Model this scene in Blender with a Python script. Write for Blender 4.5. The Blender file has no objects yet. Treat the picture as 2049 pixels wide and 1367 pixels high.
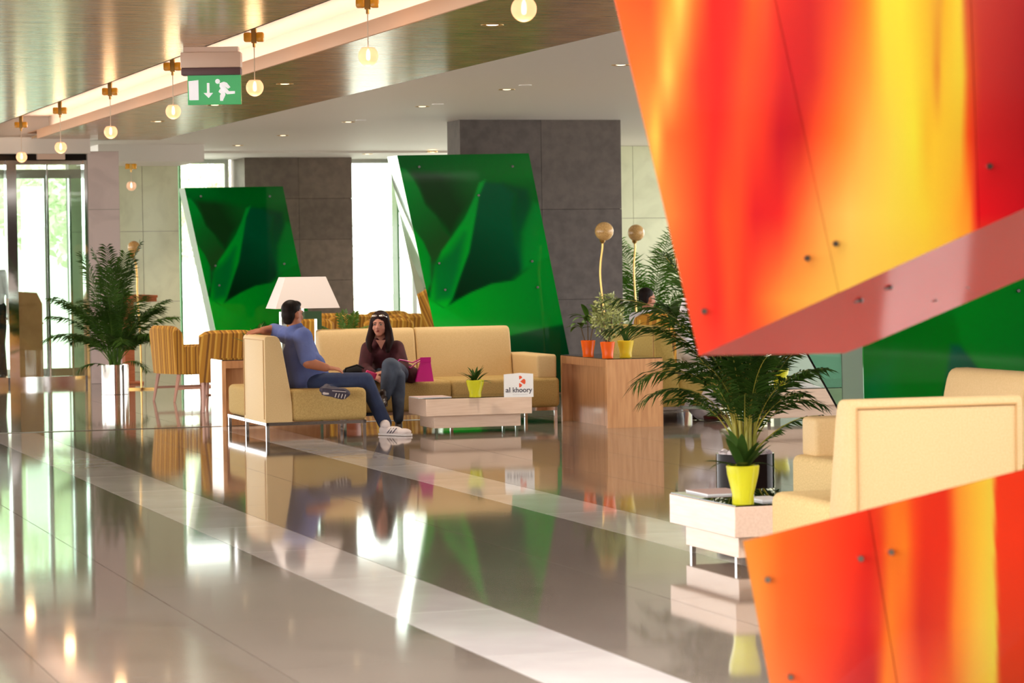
import bpy, bmesh, math, random
import numpy as np
from mathutils import Vector, Matrix
random.seed(7)
SC = bpy.context.scene
COL = SC.collection
# ---------------------------------------------------------------- camera
F = 5600.0; EYE = 1.5; CX, CY = 1024.5, 683.5; HOR = 516.0
TH = math.atan(0.0140); PI_ = math.atan((CY - HOR) / F)
_r0 = np.array([1, 0, 0.]); FW = np.array([0, math.cos(PI_), -math.sin(PI_)]); _u0 = np.array([0, math.sin(PI_), math.cos(PI_)])
RT = math.cos(TH) * _r0 - math.sin(TH) * _u0; UP = math.cos(TH) * _u0 + math.sin(TH) * _r0
cam = bpy.data.cameras.new('camera'); cam.sensor_width = 36; cam.lens = F / 2049 * 36
cam.clip_start = 0.1; cam.clip_end = 400
cam.dof.use_dof = True; cam.dof.focus_distance = 20.5; cam.dof.aperture_fstop = 5.0
co = bpy.data.objects.new('camera', cam); COL.objects.link(co)
M3 = Matrix(((RT[0], UP[0], -FW[0]), (RT[1], UP[1], -FW[1]), (RT[2], UP[2], -FW[2])))
co.matrix_world = Matrix.Translation((0, 0, EYE)) @ M3.to_4x4()
SC.camera = co
SC.view_settings.view_transform = 'Standard'; SC.view_settings.look = 'None'
SC.view_settings.gamma = 1; SC.view_settings.use_curve_mapping = False
SC.view_settings.exposure = 0.0
# ---------------------------------------------------------------- sky: an even bright haze
wd = bpy.data.worlds.new('sky'); SC.world = wd; wd.use_nodes = True
_b = wd.node_tree.nodes['Background']; _b.inputs[0].default_value = (1.0, 0.985, 0.96, 1); _b.inputs[1].default_value = 6.2
SPOT_W = 150.0
def ray(x, y): return FW * F + RT * (x - CX) - UP * (y - CY)
def G(x, y, z=0.0):
    d = ray(x, y); return np.array([0, 0, EYE]) + d * ((z - EYE) / d[2])
def at(x, y, Y):
    d = ray(x, y); return np.array([0, 0, EYE]) + d * (Y / d[1])
def pix(P):
    d = np.array(P, float) - np.array([0, 0, EYE]); w = d @ FW
    return CX + F * (d @ RT) / w, CY - F * (d @ UP) / w
ROT = math.atan(1804 / F)                       # the tile grid's turn against the view
D1 = np.array([-math.sin(ROT), math.cos(ROT), 0]); D2 = np.array([math.cos(ROT), math.sin(ROT), 0])
def W(a, b, z=0.0): return D1 * a + D2 * b + np.array([0, 0, z])
def ab(P): return float(P @ D1), float(P @ D2)
# ---------------------------------------------------------------- materials
def lin(c):
    o = []
    for v in c[:3]:
        v = v / 255.0
        o.append(v / 12.92 if v <= 0.04045 else ((v + 0.055) / 1.055) ** 2.4)
    return tuple(o) + (1.0,)
def nt(name):
    m = bpy.data.materials.new(name); m.use_nodes = True
    return m, m.node_tree, m.node_tree.nodes['Principled BSDF']
def bump(t, b, scale, strength, dist=0.002, detail=3, stretch=None, coords='Object'):
    tc = t.nodes.new('ShaderNodeTexCoord'); n = t.nodes.new('ShaderNodeTexNoise')
    n.inputs['Scale'].default_value = scale; n.inputs['Detail'].default_value = detail
    src = tc.outputs[coords]
    if stretch:
        mp = t.nodes.new('ShaderNodeMapping'); mp.inputs['Scale'].default_value = stretch
        t.links.new(src, mp.inputs[0]); src = mp.outputs[0]
    t.links.new(src, n.inputs['Vector'])
    bp = t.nodes.new('ShaderNodeBump'); bp.inputs['Strength'].default_value = strength; bp.inputs['Distance'].default_value = dist
    t.links.new(n.outputs['Fac'], bp.inputs['Height']); t.links.new(bp.outputs[0], b.inputs['Normal'])
def mat(name, c, rough=0.5, metal=0.0, spec=0.5, c2=None, scale=6.0, stretch=None, lo=0.35, hi=0.65, bmp=None, coat=0.0, emit=None, es=0.0, detail=4, sheen=0, ior=None, dist=0.0):
    m, t, b = nt(name)
    b.inputs['Base Color'].default_value = lin(c); b.inputs['Roughness'].default_value = rough
    b.inputs['Metallic'].default_value = metal; b.inputs['Specular IOR Level'].default_value = spec
    if ior: b.inputs['IOR'].default_value = ior
    if coat: b.inputs['Coat Weight'].default_value = coat; b.inputs['Coat Roughness'].default_value = 0.04
    if sheen: b.inputs['Sheen Weight'].default_value = sheen
    if emit: b.inputs['Emission Color'].default_value = lin(emit); b.inputs['Emission Strength'].default_value = es
    if c2:
        tc = t.nodes.new('ShaderNodeTexCoord'); mp = t.nodes.new('ShaderNodeMapping'); n = t.nodes.new('ShaderNodeTexNoise'); r = t.nodes.new('ShaderNodeValToRGB')
        mp.inputs['Scale'].default_value = stretch or (1, 1, 1)
        n.inputs['Scale'].default_value = scale; n.inputs['Detail'].default_value = detail; n.inputs['Distortion'].default_value = dist
        r.color_ramp.elements[0].position = lo; r.color_ramp.elements[1].position = hi
        r.color_ramp.elements[0].color = lin(c); r.color_ramp.elements[1].color = lin(c2)
        t.links.new(tc.outputs['Object'], mp.inputs[0]); t.links.new(mp.outputs[0], n.inputs['Vector'])
        t.links.new(n.outputs['Fac'], r.inputs[0]); t.links.new(r.outputs[0], b.inputs['Base Color'])
    if bmp: bump(t, b, *bmp)
    return m
def glass(name, tint, refl=1.0, rough=0.0):
    m, t, b = nt(name); t.nodes.remove(b)
    out = t.nodes['Material Output']; tr = t.nodes.new('ShaderNodeBsdfTransparent'); gl = t.nodes.new('ShaderNodeBsdfGlossy')
    tr.inputs[0].default_value = lin(tint); gl.inputs['Roughness'].default_value = rough; gl.inputs[0].default_value = (refl, refl, refl, 1)
    fr = t.nodes.new('ShaderNodeFresnel'); fr.inputs[0].default_value = 1.5; mx = t.nodes.new('ShaderNodeMixShader')
    t.links.new(fr.outputs[0], mx.inputs[0]); t.links.new(tr.outputs[0], mx.inputs[1]); t.links.new(gl.outputs[0], mx.inputs[2])
    t.links.new(mx.outputs[0], out.inputs[0]); return m
def stripes(name, freq, cols, axis='X', rough=0.85):
    m, t, b = nt(name); tc = t.nodes.new('ShaderNodeTexCoord'); sx = t.nodes.new('ShaderNodeSeparateXYZ')
    ml = t.nodes.new('ShaderNodeMath'); ml.operation = 'MULTIPLY'; ml.inputs[1].default_value = freq
    fr = t.nodes.new('ShaderNodeMath'); fr.operation = 'FRACT'; r = t.nodes.new('ShaderNodeValToRGB'); r.color_ramp.interpolation = 'CONSTANT'
    el = r.color_ramp.elements
    for i, (p, c) in enumerate(cols):
        e = el[i] if i < 2 else el.new(p)
        e.position = p; e.color = lin(c)
    if axis == 'XY':
        ad = t.nodes.new('ShaderNodeMath'); ad.operation = 'ADD'
        t.links.new(tc.outputs['Object'], sx.inputs[0]); t.links.new(sx.outputs['X'], ad.inputs[0]); t.links.new(sx.outputs['Y'], ad.inputs[1]); t.links.new(ad.outputs[0], ml.inputs[0])
    else:
        t.links.new(tc.outputs['Object'], sx.inputs[0]); t.links.new(sx.outputs[axis], ml.inputs[0])
    t.links.new(ml.outputs[0], fr.inputs[0]); t.links.new(fr.outputs[0], r.inputs[0]); t.links.new(r.outputs[0], b.inputs['Base Color'])
    b.inputs['Roughness'].default_value = rough; return m
def printed(name, rough=0.06, ior=1.33, attr='print'):
    m, t, b = nt(name); a = t.nodes.new('ShaderNodeAttribute'); a.attribute_name = attr
    t.links.new(a.outputs['Color'], b.inputs['Base Color']); b.inputs['Roughness'].default_value = rough; b.inputs['IOR'].default_value = ior
    return m
MT = {}
MT['tile'] = mat('polished grey porcelain', (128, 116, 106), 0.055, c2=(140, 128, 117), scale=3, bmp=(2.2, 0.05, 0.004, 2), ior=1.5)
MT['marble_tile'] = mat('polished white marble', (214, 207, 203), 0.05, c2=(228, 223, 219), scale=2.0, bmp=(2.2, 0.05, 0.004, 2), ior=1.5)
MT['grout'] = mat('pale grout', (150, 142, 132), 0.7)
MT['white_ceiling'] = mat('white ceiling paint', (232, 228, 222), 0.55, spec=0.4)
MT['wood_ceiling'] = mat('glossy brown veneer', (176, 132, 92), 0.21, c2=(208, 166, 122), scale=2.2, stretch=(1, 16, 16), ior=1.75)
MT['cove'] = mat('cream cove paint', (242, 231, 218), 0.6)
MT['peach'] = mat('peach fascia paint', (226, 182, 150), 0.6)
MT['led'] = mat('warm strip light', (255, 225, 190), 0.5, emit=(255, 240, 226), es=8.0)
MT['grey_stone'] = mat('grey stone cladding', (80, 72, 69), 0.55, c2=(96, 86, 82), scale=9, bmp=(60, 0.2, 0.002))
MT['grey_stone2'] = mat('grey stone cladding lighter', (86, 77, 73), 0.55, c2=(100, 90, 85), scale=9, bmp=(60, 0.2, 0.002))
MT['hazed_stone'] = mat('haze lightened grey stone cladding', (112, 99, 88), 0.55, c2=(126, 112, 100), scale=9, bmp=(60, 0.2, 0.002))  # far column's stone, distance haze mixed into its colour
MT['hazed_stone2'] = mat('haze lightened grey stone cladding darker', (104, 92, 82), 0.55, c2=(118, 105, 94), scale=9, bmp=(60, 0.2, 0.002))
MT['white_marble'] = mat('pinkish white marble', (222, 208, 205), 0.12, c2=(205, 192, 190), scale=2.2, dist=1.2, lo=0.45, hi=0.75)
MT['green_marble'] = mat('pale green marble', (216, 218, 188), 0.12, c2=(200, 201, 172), scale=1.8, dist=1.5, lo=0.45, hi=0.75)
MT['chrome'] = mat('polished chrome', (225, 225, 228), 0.06, metal=1)
MT['steel'] = mat('polished steel', (205, 200, 195), 0.1, metal=1)
MT['dark_metal'] = mat('dark bronze metal', (38, 34, 34), 0.25, metal=0.7)
MT['brass'] = mat('brushed brass', (200, 160, 95), 0.28, metal=1)
MT['mirror'] = mat('mirror sheet', (235, 238, 236), 0.02, metal=1)
MT['sofa'] = mat('pale cream upholstery', (218, 188, 138), 0.6, c2=(210, 180, 128), scale=120, bmp=(350, 0.15, 0.001), spec=0.35)
MT['sofa_seat'] = mat('olive gold weave', (194, 164, 106), 0.85, c2=(174, 146, 90), scale=110, bmp=(260, 0.3, 0.001), spec=0.2)
MT['sofa_light_seat'] = mat('cream gold weave', (224, 196, 140), 0.85, c2=(206, 178, 122), scale=110, bmp=(260, 0.3, 0.001), spec=0.2)
MT['olive_sofa'] = mat('olive green upholstery', (176, 152, 84), 0.75, c2=(164, 140, 74), scale=60, spec=0.25)
MT['piping'] = mat('tan piping', (196, 158, 104), 0.6)
MT['pale_wood'] = mat('pale pinkish oak veneer', (238, 210, 188), 0.35, c2=(228, 198, 174), scale=5, stretch=(1, 14, 14), coat=0.25)
MT['pale_wood_y'] = mat('pale oak veneer', (238, 210, 188), 0.35, c2=(228, 198, 174), scale=5, stretch=(14, 1, 14), coat=0.25)
MT['oak'] = mat('oak veneer', (222, 168, 120), 0.32, c2=(204, 148, 102), scale=4, stretch=(9, 9, 0.8), coat=0.3)
MT['oak_x'] = mat('oak veneer cross', (196, 142, 98), 0.4, c2=(176, 124, 82), scale=4, stretch=(9, 9, 0.8))
MT['dark_glass'] = mat('dark glass top', (16, 20, 18), 0.02, ior=1.55)
MT['orange_wood'] = mat('orange wood', (190, 108, 66), 0.45, c2=(170, 92, 52), scale=6, stretch=(1, 8, 8))
MT['leg_wood'] = mat('reddish beech', (176, 122, 96), 0.4)
MT['stripe'] = stripes('mustard striped velvet', 9.0, [(0, (176, 122, 34)), (0.3, (206, 158, 60)), (0.45, (150, 98, 26)), (0.7, (190, 138, 46)), (0.85, (120, 76, 20))], 'XY')
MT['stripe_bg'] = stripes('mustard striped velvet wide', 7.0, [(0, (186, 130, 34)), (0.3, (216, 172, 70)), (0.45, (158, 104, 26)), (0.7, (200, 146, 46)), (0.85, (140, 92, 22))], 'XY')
MT['shade'] = mat('white lamp shade fabric', (228, 218, 214), 0.9)
MT['yellow_pot'] = mat('yellow green glazed pot', (216, 214, 44), 0.12, spec=0.5)
MT['gold_pot'] = mat('yellow glazed pot', (236, 200, 46), 0.14)
MT['orange_pot'] = mat('orange glazed pot', (244, 98, 22), 0.14)
MT['terracotta'] = mat('reddish brown pot', (150, 84, 62), 0.4)
MT['dark_pot'] = mat('dark mirror lacquer', (30, 21, 19), 0.08, spec=0.08)
MT['soil'] = mat('dark soil', (38, 28, 20), 0.95)
MT['pebble'] = mat('white pebble', (226, 214, 216), 0.5, c2=(120, 100, 110), scale=14, lo=0.4, hi=0.7)
MT['leaf'] = mat('dark green leaf', (38, 64, 18), 0.6, c2=(60, 90, 28), scale=3, spec=0.15)
MT['leaf_mid'] = mat('mid green leaf', (60, 92, 26), 0.55, c2=(92, 124, 42), scale=3, spec=0.2)
MT['leaf_pale'] = mat('variegated leaf', (118, 132, 66), 0.5, c2=(196, 200, 130), scale=9, lo=0.4, hi=0.62)
MT['leaf_yellow'] = mat('yellow green palm stalk', (136, 140, 50), 0.5, c2=(172, 156, 56), scale=4)
MT['leaf_bright'] = mat('bright green palm leaf', (54, 100, 22), 0.7, c2=(82, 128, 36), scale=3, spec=0.04)
MT['stem'] = mat('brown stem', (96, 74, 44), 0.7)
MT['skin_m'] = mat('tanned skin', (168, 104, 74), 0.55, c2=(176, 112, 82), scale=12)
MT['skin_w'] = mat('light brown skin', (196, 134, 112), 0.55)
MT['hair'] = mat('black hair', (20, 14, 12), 0.6, spec=0.12, c2=(32, 22, 18), scale=40, stretch=(1, 1, .15))
MT['hair_b'] = mat('dark brown hair', (30, 15, 14), 0.6, spec=0.12, c2=(44, 24, 22), scale=40, stretch=(1, 1, .1))
MT['blue_tee'] = mat('blue cotton', (86, 100, 158), 0.9, c2=(98, 112, 168), scale=5, bmp=(9, 0.5, 0.02, 3))
MT['jeans'] = mat('navy denim', (36, 48, 82), 0.85, c2=(44, 58, 92), scale=8, bmp=(14, 0.4, 0.012, 3))
MT['jeans_w'] = mat('faded grey blue denim', (44, 52, 70), 0.85, c2=(80, 90, 108), scale=5, lo=0.45, hi=0.75, bmp=(14, 0.4, 0.012, 3))
MT['maroon'] = mat('maroon cotton', (72, 18, 30), 0.85, c2=(58, 12, 22), scale=14, bmp=(10, 0.5, 0.015, 3))
MT['white_cloth'] = mat('white cotton', (226, 220, 226), 0.9, c2=(212, 206, 214), scale=6, bmp=(8, 0.6, 0.02, 3))
MT['black_cloth'] = mat('black cloth', (16, 14, 18), 0.85)
MT['shoe_white'] = mat('off white trainer', (214, 200, 196), 0.55)
MT['shoe_dark'] = mat('dark grey sole rubber', (62, 56, 72), 0.6)
MT['shoe_pale'] = mat('pale sole rubber', (206, 196, 192), 0.6)
MT['shoe_brown'] = mat('dark leather', (46, 30, 24), 0.4)
MT['shoe_red'] = mat('dark red leather', (84, 26, 28), 0.4)
MT['magenta'] = mat('magenta leather', (206, 18, 132), 0.35, spec=0.5)
MT['pink'] = mat('hot pink plastic', (248, 70, 138), 0.35)
MT['lip'] = mat('red lips', (150, 56, 56), 0.45)
MT['eye_white'] = mat('eye white', (150, 136, 128), 0.3)
MT['eye_dark'] = mat('dark iris', (20, 12, 10), 0.2)
MT['white_card'] = mat('white card', (246, 246, 246), 0.5)
MT['ink'] = mat('dark grey ink', (74, 72, 84), 0.6)
MT['pale_ink'] = mat('pale grey ink', (196, 198, 200), 0.6)
MT['emblem'] = mat('orange red ink', (236, 92, 52), 0.6)
MT['paper'] = mat('magazine paper', (214, 188, 182), 0.5)
MT['napkin'] = mat('white napkin', (236, 236, 232), 0.9)
MT['sign_green'] = mat('backlit green acrylic', (52, 160, 92), 0.3, emit=(60, 176, 100), es=0.35)
MT['sign_white'] = mat('backlit white film', (235, 235, 238), 0.4, emit=(240, 240, 245), es=0.45)
MT['housing'] = mat('cream lamp housing', (222, 194, 176), 0.4)
MT['housing_dark'] = mat('purple brown gasket', (98, 72, 76), 0.5)
MT['amber'] = mat('amber gold plastic', (236, 168, 40), 0.25, coat=0.3)
MT['cord'] = mat('pale cord', (214, 196, 176), 0.5)
MT['bulb'] = mat('lit bulb', (255, 240, 210), 0.3, emit=(255, 238, 220), es=6.0)
MT['lens'] = mat('lit downlight lens', (255, 235, 200), 0.3, emit=(255, 226, 180), es=6.0)
MT['black_plastic'] = mat('black plastic', (18, 18, 20), 0.3)
MT['window_frame'] = mat('pale window frame', (226, 232, 226), 0.4)
MT['green_edge'] = mat('green glass edge', (96, 150, 104), 0.15)
MT['ground'] = mat('pale paving', (206, 202, 192), 0.9)  # plain pale paving colour
MT['white_wall'] = mat('white garden wall', (238, 238, 230), 0.9)
MT['iron'] = mat('white painted iron', (196, 204, 196), 0.5)
MT['pane'] = glass('clear pane', (244, 250, 245))
MT['door_glass'] = glass('door glass', (236, 246, 240))
MT['leaning_glass'] = glass('green tinted glass', (188, 222, 208))
MT['curtain'] = mat('white sheer curtain', (236, 238, 238), 0.8)
MT['cardboard'] = mat('cardboard brown wood', (198, 142, 92), 0.6, c2=(182, 126, 80), scale=5)
MT['tree'] = mat('blown out tree leaf', (214, 220, 190), 0.7, c2=(226, 230, 204), scale=3)  # near-white leaves: outdoor overexposure put into the colour
MT['bark'] = mat('tree bark', (110, 96, 80), 0.9)
MT['brown_wall'] = mat('dark brown panelled wall', (74, 56, 44), 0.5)
MT['bolt'] = mat('dull grey steel', (120, 118, 118), 0.35, metal=0.8)
MT['olive_back'] = mat('sage wall paint', (150, 168, 150), 0.5)
MT['brown_frame'] = mat('dark brown frame', (84, 48, 40), 0.5)
MT['panel_core'] = mat('green panel frame', (14, 66, 28), 0.3)
MT['core_red'] = mat('red lacquer core', (204, 44, 24), 0.08)
MT['strip_steel'] = mat('steel floor strip', (120, 112, 104), 0.3, metal=0.8)
MT['grey_side'] = mat('grey green frosted side', (64, 92, 56), 0.5)
def globe_mat():
    m, t, b = nt('amber crackle glass'); out = t.nodes['Material Output']
    b.inputs['Base Color'].default_value = lin((254, 214, 184)); b.inputs['Roughness'].default_value = 0.25
    tr = t.nodes.new('ShaderNodeBsdfTransparent'); tr.inputs[0].default_value = lin((255, 240, 226)); mx = t.nodes.new('ShaderNodeMixShader')
    tl = t.nodes.new('ShaderNodeBsdfTranslucent'); tl.inputs[0].default_value = lin((255, 228, 206)); ad = t.nodes.new('ShaderNodeMixShader'); ad.inputs[0].default_value = 0.6
    t.links.new(b.outputs[0], ad.inputs[1]); t.links.new(tl.outputs[0], ad.inputs[2])
    tc = t.nodes.new('ShaderNodeTexCoord'); v = t.nodes.new('ShaderNodeTexVoronoi'); v.inputs['Scale'].default_value = 60
    mr = t.nodes.new('ShaderNodeMapRange'); mr.inputs[2].default_value = 0.5; mr.inputs[3].default_value = 0.9; mr.inputs[4].default_value = 0.5
    t.links.new(tc.outputs['Object'], v.inputs['Vector']); t.links.new(v.outputs['Distance'], mr.inputs[0])
    mx.inputs[0].default_value = 0.7
    t.links.new(tr.outputs[0], mx.inputs[1]); t.links.new(ad.outputs[0], mx.inputs[2]); t.links.new(mx.outputs[0], out.inputs[0]); return m
MT['globe'] = globe_mat()
MT['globe_off'] = mat('unlit amber glass', (222, 180, 118), 0.2, c2=(196, 152, 92), scale=70)
MT['bulb_off'] = mat('unlit bulb', (230, 220, 200), 0.3)
# ---------------------------------------------------------------- mesh helpers
class MB:
    def __init__(s): s.v = []; s.f = []
    def add(s, vs, fs):
        o = len(s.v); s.v += [tuple(map(float, p)) for p in vs]; s.f += [tuple(i + o for i in q) for q in fs]; return s
    def box(s, lo, hi):
        x0, y0, z0 = lo; x1, y1, z1 = hi
        return s.add([(x0, y0, z0), (x1, y0, z0), (x1, y1, z0), (x0, y1, z0), (x0, y0, z1), (x1, y0, z1), (x1, y1, z1), (x0, y1, z1)],
                     [(0, 3, 2, 1), (4, 5, 6, 7), (0, 1, 5, 4), (1, 2, 6, 5), (2, 3, 7, 6), (3, 0, 4, 7)])
    def rbox(s, lo, hi, r=0.03, seg=3):
        bm = bmesh.new(); bmesh.ops.create_cube(bm, size=1)
        for v in bm.verts:
            for k in range(3): v.co[k] = lo[k] + (v.co[k] + 0.5) * (hi[k] - lo[k])
        bmesh.ops.bevel(bm, geom=bm.edges[:], offset=r, segments=seg, affect='EDGES', profile=0.5)
        return s.frombm(bm)
    def frombm(s, bm):
        bm.verts.ensure_lookup_table(); bm.verts.index_update()
        s.add([v.co[:] for v in bm.verts], [[v.index for v in f.verts] for f in bm.faces]); bm.free(); return s
    def tube(s, pts, rad, n=8, cap=True):
        pts = [Vector(p) for p in pts]; N = len(pts)
        if not hasattr(rad, '__len__'): rad = [rad] * N
        ref = None; vs = []; fs = []
        for i, p in enumerate(pts):
            t = (pts[min(i + 1, N - 1)] - pts[max(i - 1, 0)]); t.normalize()
            if ref is None:
                ref = Vector((0, 0, 1)) if abs(t.z) < 0.9 else Vector((1, 0, 0))
            a = t.cross(ref); a.normalize(); b = t.cross(a); ref = b.cross(t) if False else ref
            if a.length < 1e-6: a = t.orthogonal().normalized(); b = t.cross(a)
            for k in range(n):
                th = 2 * math.pi * k / n; vs.append(p + (a * math.cos(th) + b * math.sin(th)) * rad[i])
        for i in range(N - 1):
            for k in range(n):
                k2 = (k + 1) % n; fs.append((i * n + k, i * n + k2, (i + 1) * n + k2, (i + 1) * n + k))
        if cap: fs.append(tuple(range(n))[::-1]); fs.append(tuple((N - 1) * n + k for k in range(n)))
        return s.add(vs, fs)
    def lathe(s, prof, n=24, c=(0, 0, 0), cap=True):
        vs = []; fs = []; N = len(prof)
        for r, z in prof:
            for k in range(n):
                th = 2 * math.pi * k / n; vs.append((c[0] + r * math.cos(th), c[1] + r * math.sin(th), c[2] + z))
        for i in range(N - 1):
            for k in range(n):
                k2 = (k + 1) % n; fs.append((i * n + k, i * n + k2, (i + 1) * n + k2, (i + 1) * n + k))
        if cap: fs.append(tuple(range(n))[::-1]); fs.append(tuple((N - 1) * n + k for k in range(n)))
        return s.add(vs, fs)
    def ell(s, c, r, R=None, n=16, m=10):
        vs = []; fs = []
        R = R or Matrix.Identity(3); c = Vector(c)
        for i in range(1, m):
            ph = math.pi * i / m
            for k in range(n):
                th = 2 * math.pi * k / n
                vs.append(c + R @ Vector((r[0] * math.sin(ph) * math.cos(th), r[1] * math.sin(ph) * math.sin(th), r[2] * math.cos(ph))))
        top = len(vs); vs.append(c + R @ Vector((0, 0, r[2]))); vs.append(c + R @ Vector((0, 0, -r[2])))
        for i in range(m - 2):
            for k in range(n):
                k2 = (k + 1) % n; fs.append((i * n + k, (i + 1) * n + k, (i + 1) * n + k2, i * n + k2))
        for k in range(n):
            k2 = (k + 1) % n; fs.append((top, k, k2)); fs.append((top + 1, (m - 2) * n + k2, (m - 2) * n + k))
        return s.add(vs, fs)
    def capsule(s, p, q, r1, r2, n=14, m=5, flat=None):
        p = Vector(p); q = Vector(q); d = q - p; L = d.length
        t = d / L if L > 1e-6 else Vector((0, 0, 1)); a = t.orthogonal().normalized(); b = t.cross(a)
        rings = [(-r1 * math.cos(math.pi / 2 * i / m), r1 * math.sin(math.pi / 2 * i / m)) for i in range(1, m + 1)] + \
                [(L + r2 * math.sin(math.pi / 2 * i / m), r2 * math.cos(math.pi / 2 * i / m)) for i in range(0, m)]
        vs = []; fs = []
        for z, r in rings:
            for k in range(n):
                th = 2 * math.pi * k / n; o = (a * math.cos(th) + b * math.sin(th)) * r
                vs.append([z, o])
        pole = [[-r1, Vector((0, 0, 0))], [L + r2, Vector((0, 0, 0))]]
        out = []
        for z, o in vs + pole:
            if flat is not None:
                ax, fk = flat; ax = Vector(ax).normalized(); o = o - ax * (o.dot(ax)) * (1 - fk)
            out.append(p + t * z + o)
        N = len(rings)
        for i in range(N - 1):
            for k in range(n):
                k2 = (k + 1) % n; fs.append((i * n + k, i * n + k2, (i + 1) * n + k2, (i + 1) * n + k))
        P0 = N * n
        for k in range(n):
            k2 = (k + 1) % n; fs.append((P0, k2, k)); fs.append((P0 + 1, (N - 1) * n + k, (N - 1) * n + k2))
        return s.add(out, fs)
    def prism(s, poly, d, fr=None):                # poly: 3-D points, d: offset vector
        n = len(poly); d = Vector(d); p = [Vector(q) for q in poly]
        return s.add(p + [q + d for q in p], [tuple(range(n))[::-1], tuple(range(n, 2 * n))] + [(i, (i + 1) % n, n + (i + 1) % n, n + i) for i in range(n)])
    def mesh(s, name, smooth=True, ang=40):
        me = bpy.data.meshes.new(name); me.from_pydata(s.v, [], s.f); me.update()
        bm = bmesh.new(); bm.from_mesh(me); bmesh.ops.recalc_face_normals(bm, faces=bm.faces[:]); bm.to_mesh(me); bm.free()
        if smooth:
            me.polygons.foreach_set('use_smooth', [True] * len(me.polygons)); me.set_sharp_from_angle(angle=math.radians(ang))
        return me
def put(name, me, m=None, parent=None, loc=None, rotz=None):
    if isinstance(me, MB): me = me.mesh(name)
    o = bpy.data.objects.new(name, me); COL.objects.link(o)
    if m is not None and not me.materials: me.materials.append(MT[m] if isinstance(m, str) else m)
    if parent: o.parent = parent
    if loc is not None: o.location = tuple(map(float, loc))
    if rotz is not None: o.rotation_euler[2] = rotz
    return o
def tag(o, label, cat, group=None):
    o['label'] = label; o['category'] = cat
    if group: o['group'] = group
    return o
def thing(name, label, cat, loc=(0, 0, 0), rotz=0.0, group=None):
    o = bpy.data.objects.new(name, None); COL.objects.link(o); o.empty_display_size = 0.1
    o.location = tuple(map(float, loc)); o.rotation_euler[2] = rotz
    return tag(o, label, cat, group)
def struct(o): o['kind'] = 'structure'; return o
def stuff(o): o['kind'] = 'stuff'; return o
def copy_tree(root, label, loc, rotz=None, group=None):
    r = root.copy(); COL.objects.link(r); r.location = tuple(map(float, loc)); r['label'] = label
    if rotz is not None: r.rotation_euler[2] = rotz
    if group: r['group'] = group
    for ch in list(root.children):
        c = ch.copy(); COL.objects.link(c); c.parent = r
        for g in list(ch.children):
            d = g.copy(); COL.objects.link(d); d.parent = c
    return r
def colgrid(name, pts, cols, nx, ny, thick, nrm, m, parent, gain=1.0):
    """printed sheet: (ny+1)x(nx+1) points with a colour each, given a real thickness"""
    n = (nx + 1) * (ny + 1); P = np.array(pts, float); nr = np.array(nrm, float)
    vs = np.vstack([P, P + nr * thick]); fs = []
    I = lambda i, j: j * (nx + 1) + i
    for j in range(ny):
        for i in range(nx): fs.append((I(i, j), I(i + 1, j), I(i + 1, j + 1), I(i, j + 1)))
    bd = [I(i, 0) for i in range(nx)] + [I(nx, j) for j in range(ny)] + [I(i, ny) for i in range(nx, 0, -1)] + [I(0, j) for j in range(ny, 0, -1)]
    for k in range(len(bd)):
        a, b = bd[k], bd[(k + 1) % len(bd)]; fs.append((b, a, a + n, b + n))
    fs.append((n + I(0, 0), n + I(0, ny), n + I(nx, ny), n + I(nx, 0)))
    me = bpy.data.meshes.new(name); me.from_pydata([tuple(v) for v in vs], [], fs); me.update()
    ca = me.color_attributes.new('print', 'FLOAT_COLOR', 'POINT')
    C = np.ones((2 * n, 4)); c = np.array(cols, float)[:, :3] / 255.0
    c = np.where(c <= 0.04045, c / 12.92, ((c + 0.055) / 1.055) ** 2.4); c = np.minimum(c * gain, 0.9); C[:n, :3] = c; C[n:, :3] = c
    ca.data.foreach_set('color', C.ravel())
    return put(name, me, m, parent)
# ================================================================ THE SETTING
ZC = 3.05
def onA(x, y, a):
    d = ray(x, y); o = np.array([0, 0, EYE]); return o + d * ((a - o @ D1) / (d @ D1))
def gbox(a0, a1, b0, b1, z0, z1, mb=None):         # a box laid along the building's grid, in world coordinates
    mb = mb or MB(); P = [W(a0, b0, z0), W(a0, b1, z0), W(a1, b1, z0), W(a1, b0, z0), W(a0, b0, z1), W(a0, b1, z1), W(a1, b1, z1), W(a1, b0, z1)]
    return mb.add(P, [(0, 3, 2, 1), (4, 5, 6, 7), (0, 1, 5, 4), (1, 2, 6, 5), (2, 3, 7, 6), (3, 0, 4, 7)])
struct(put('ground', MB().box((-90, -60, -0.35), (90, 140, -0.25)), 'ground'))
floor = struct(put('floor', gbox(-14, 41.2, -6, 18, -0.25, -0.006), 'grout'))
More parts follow.
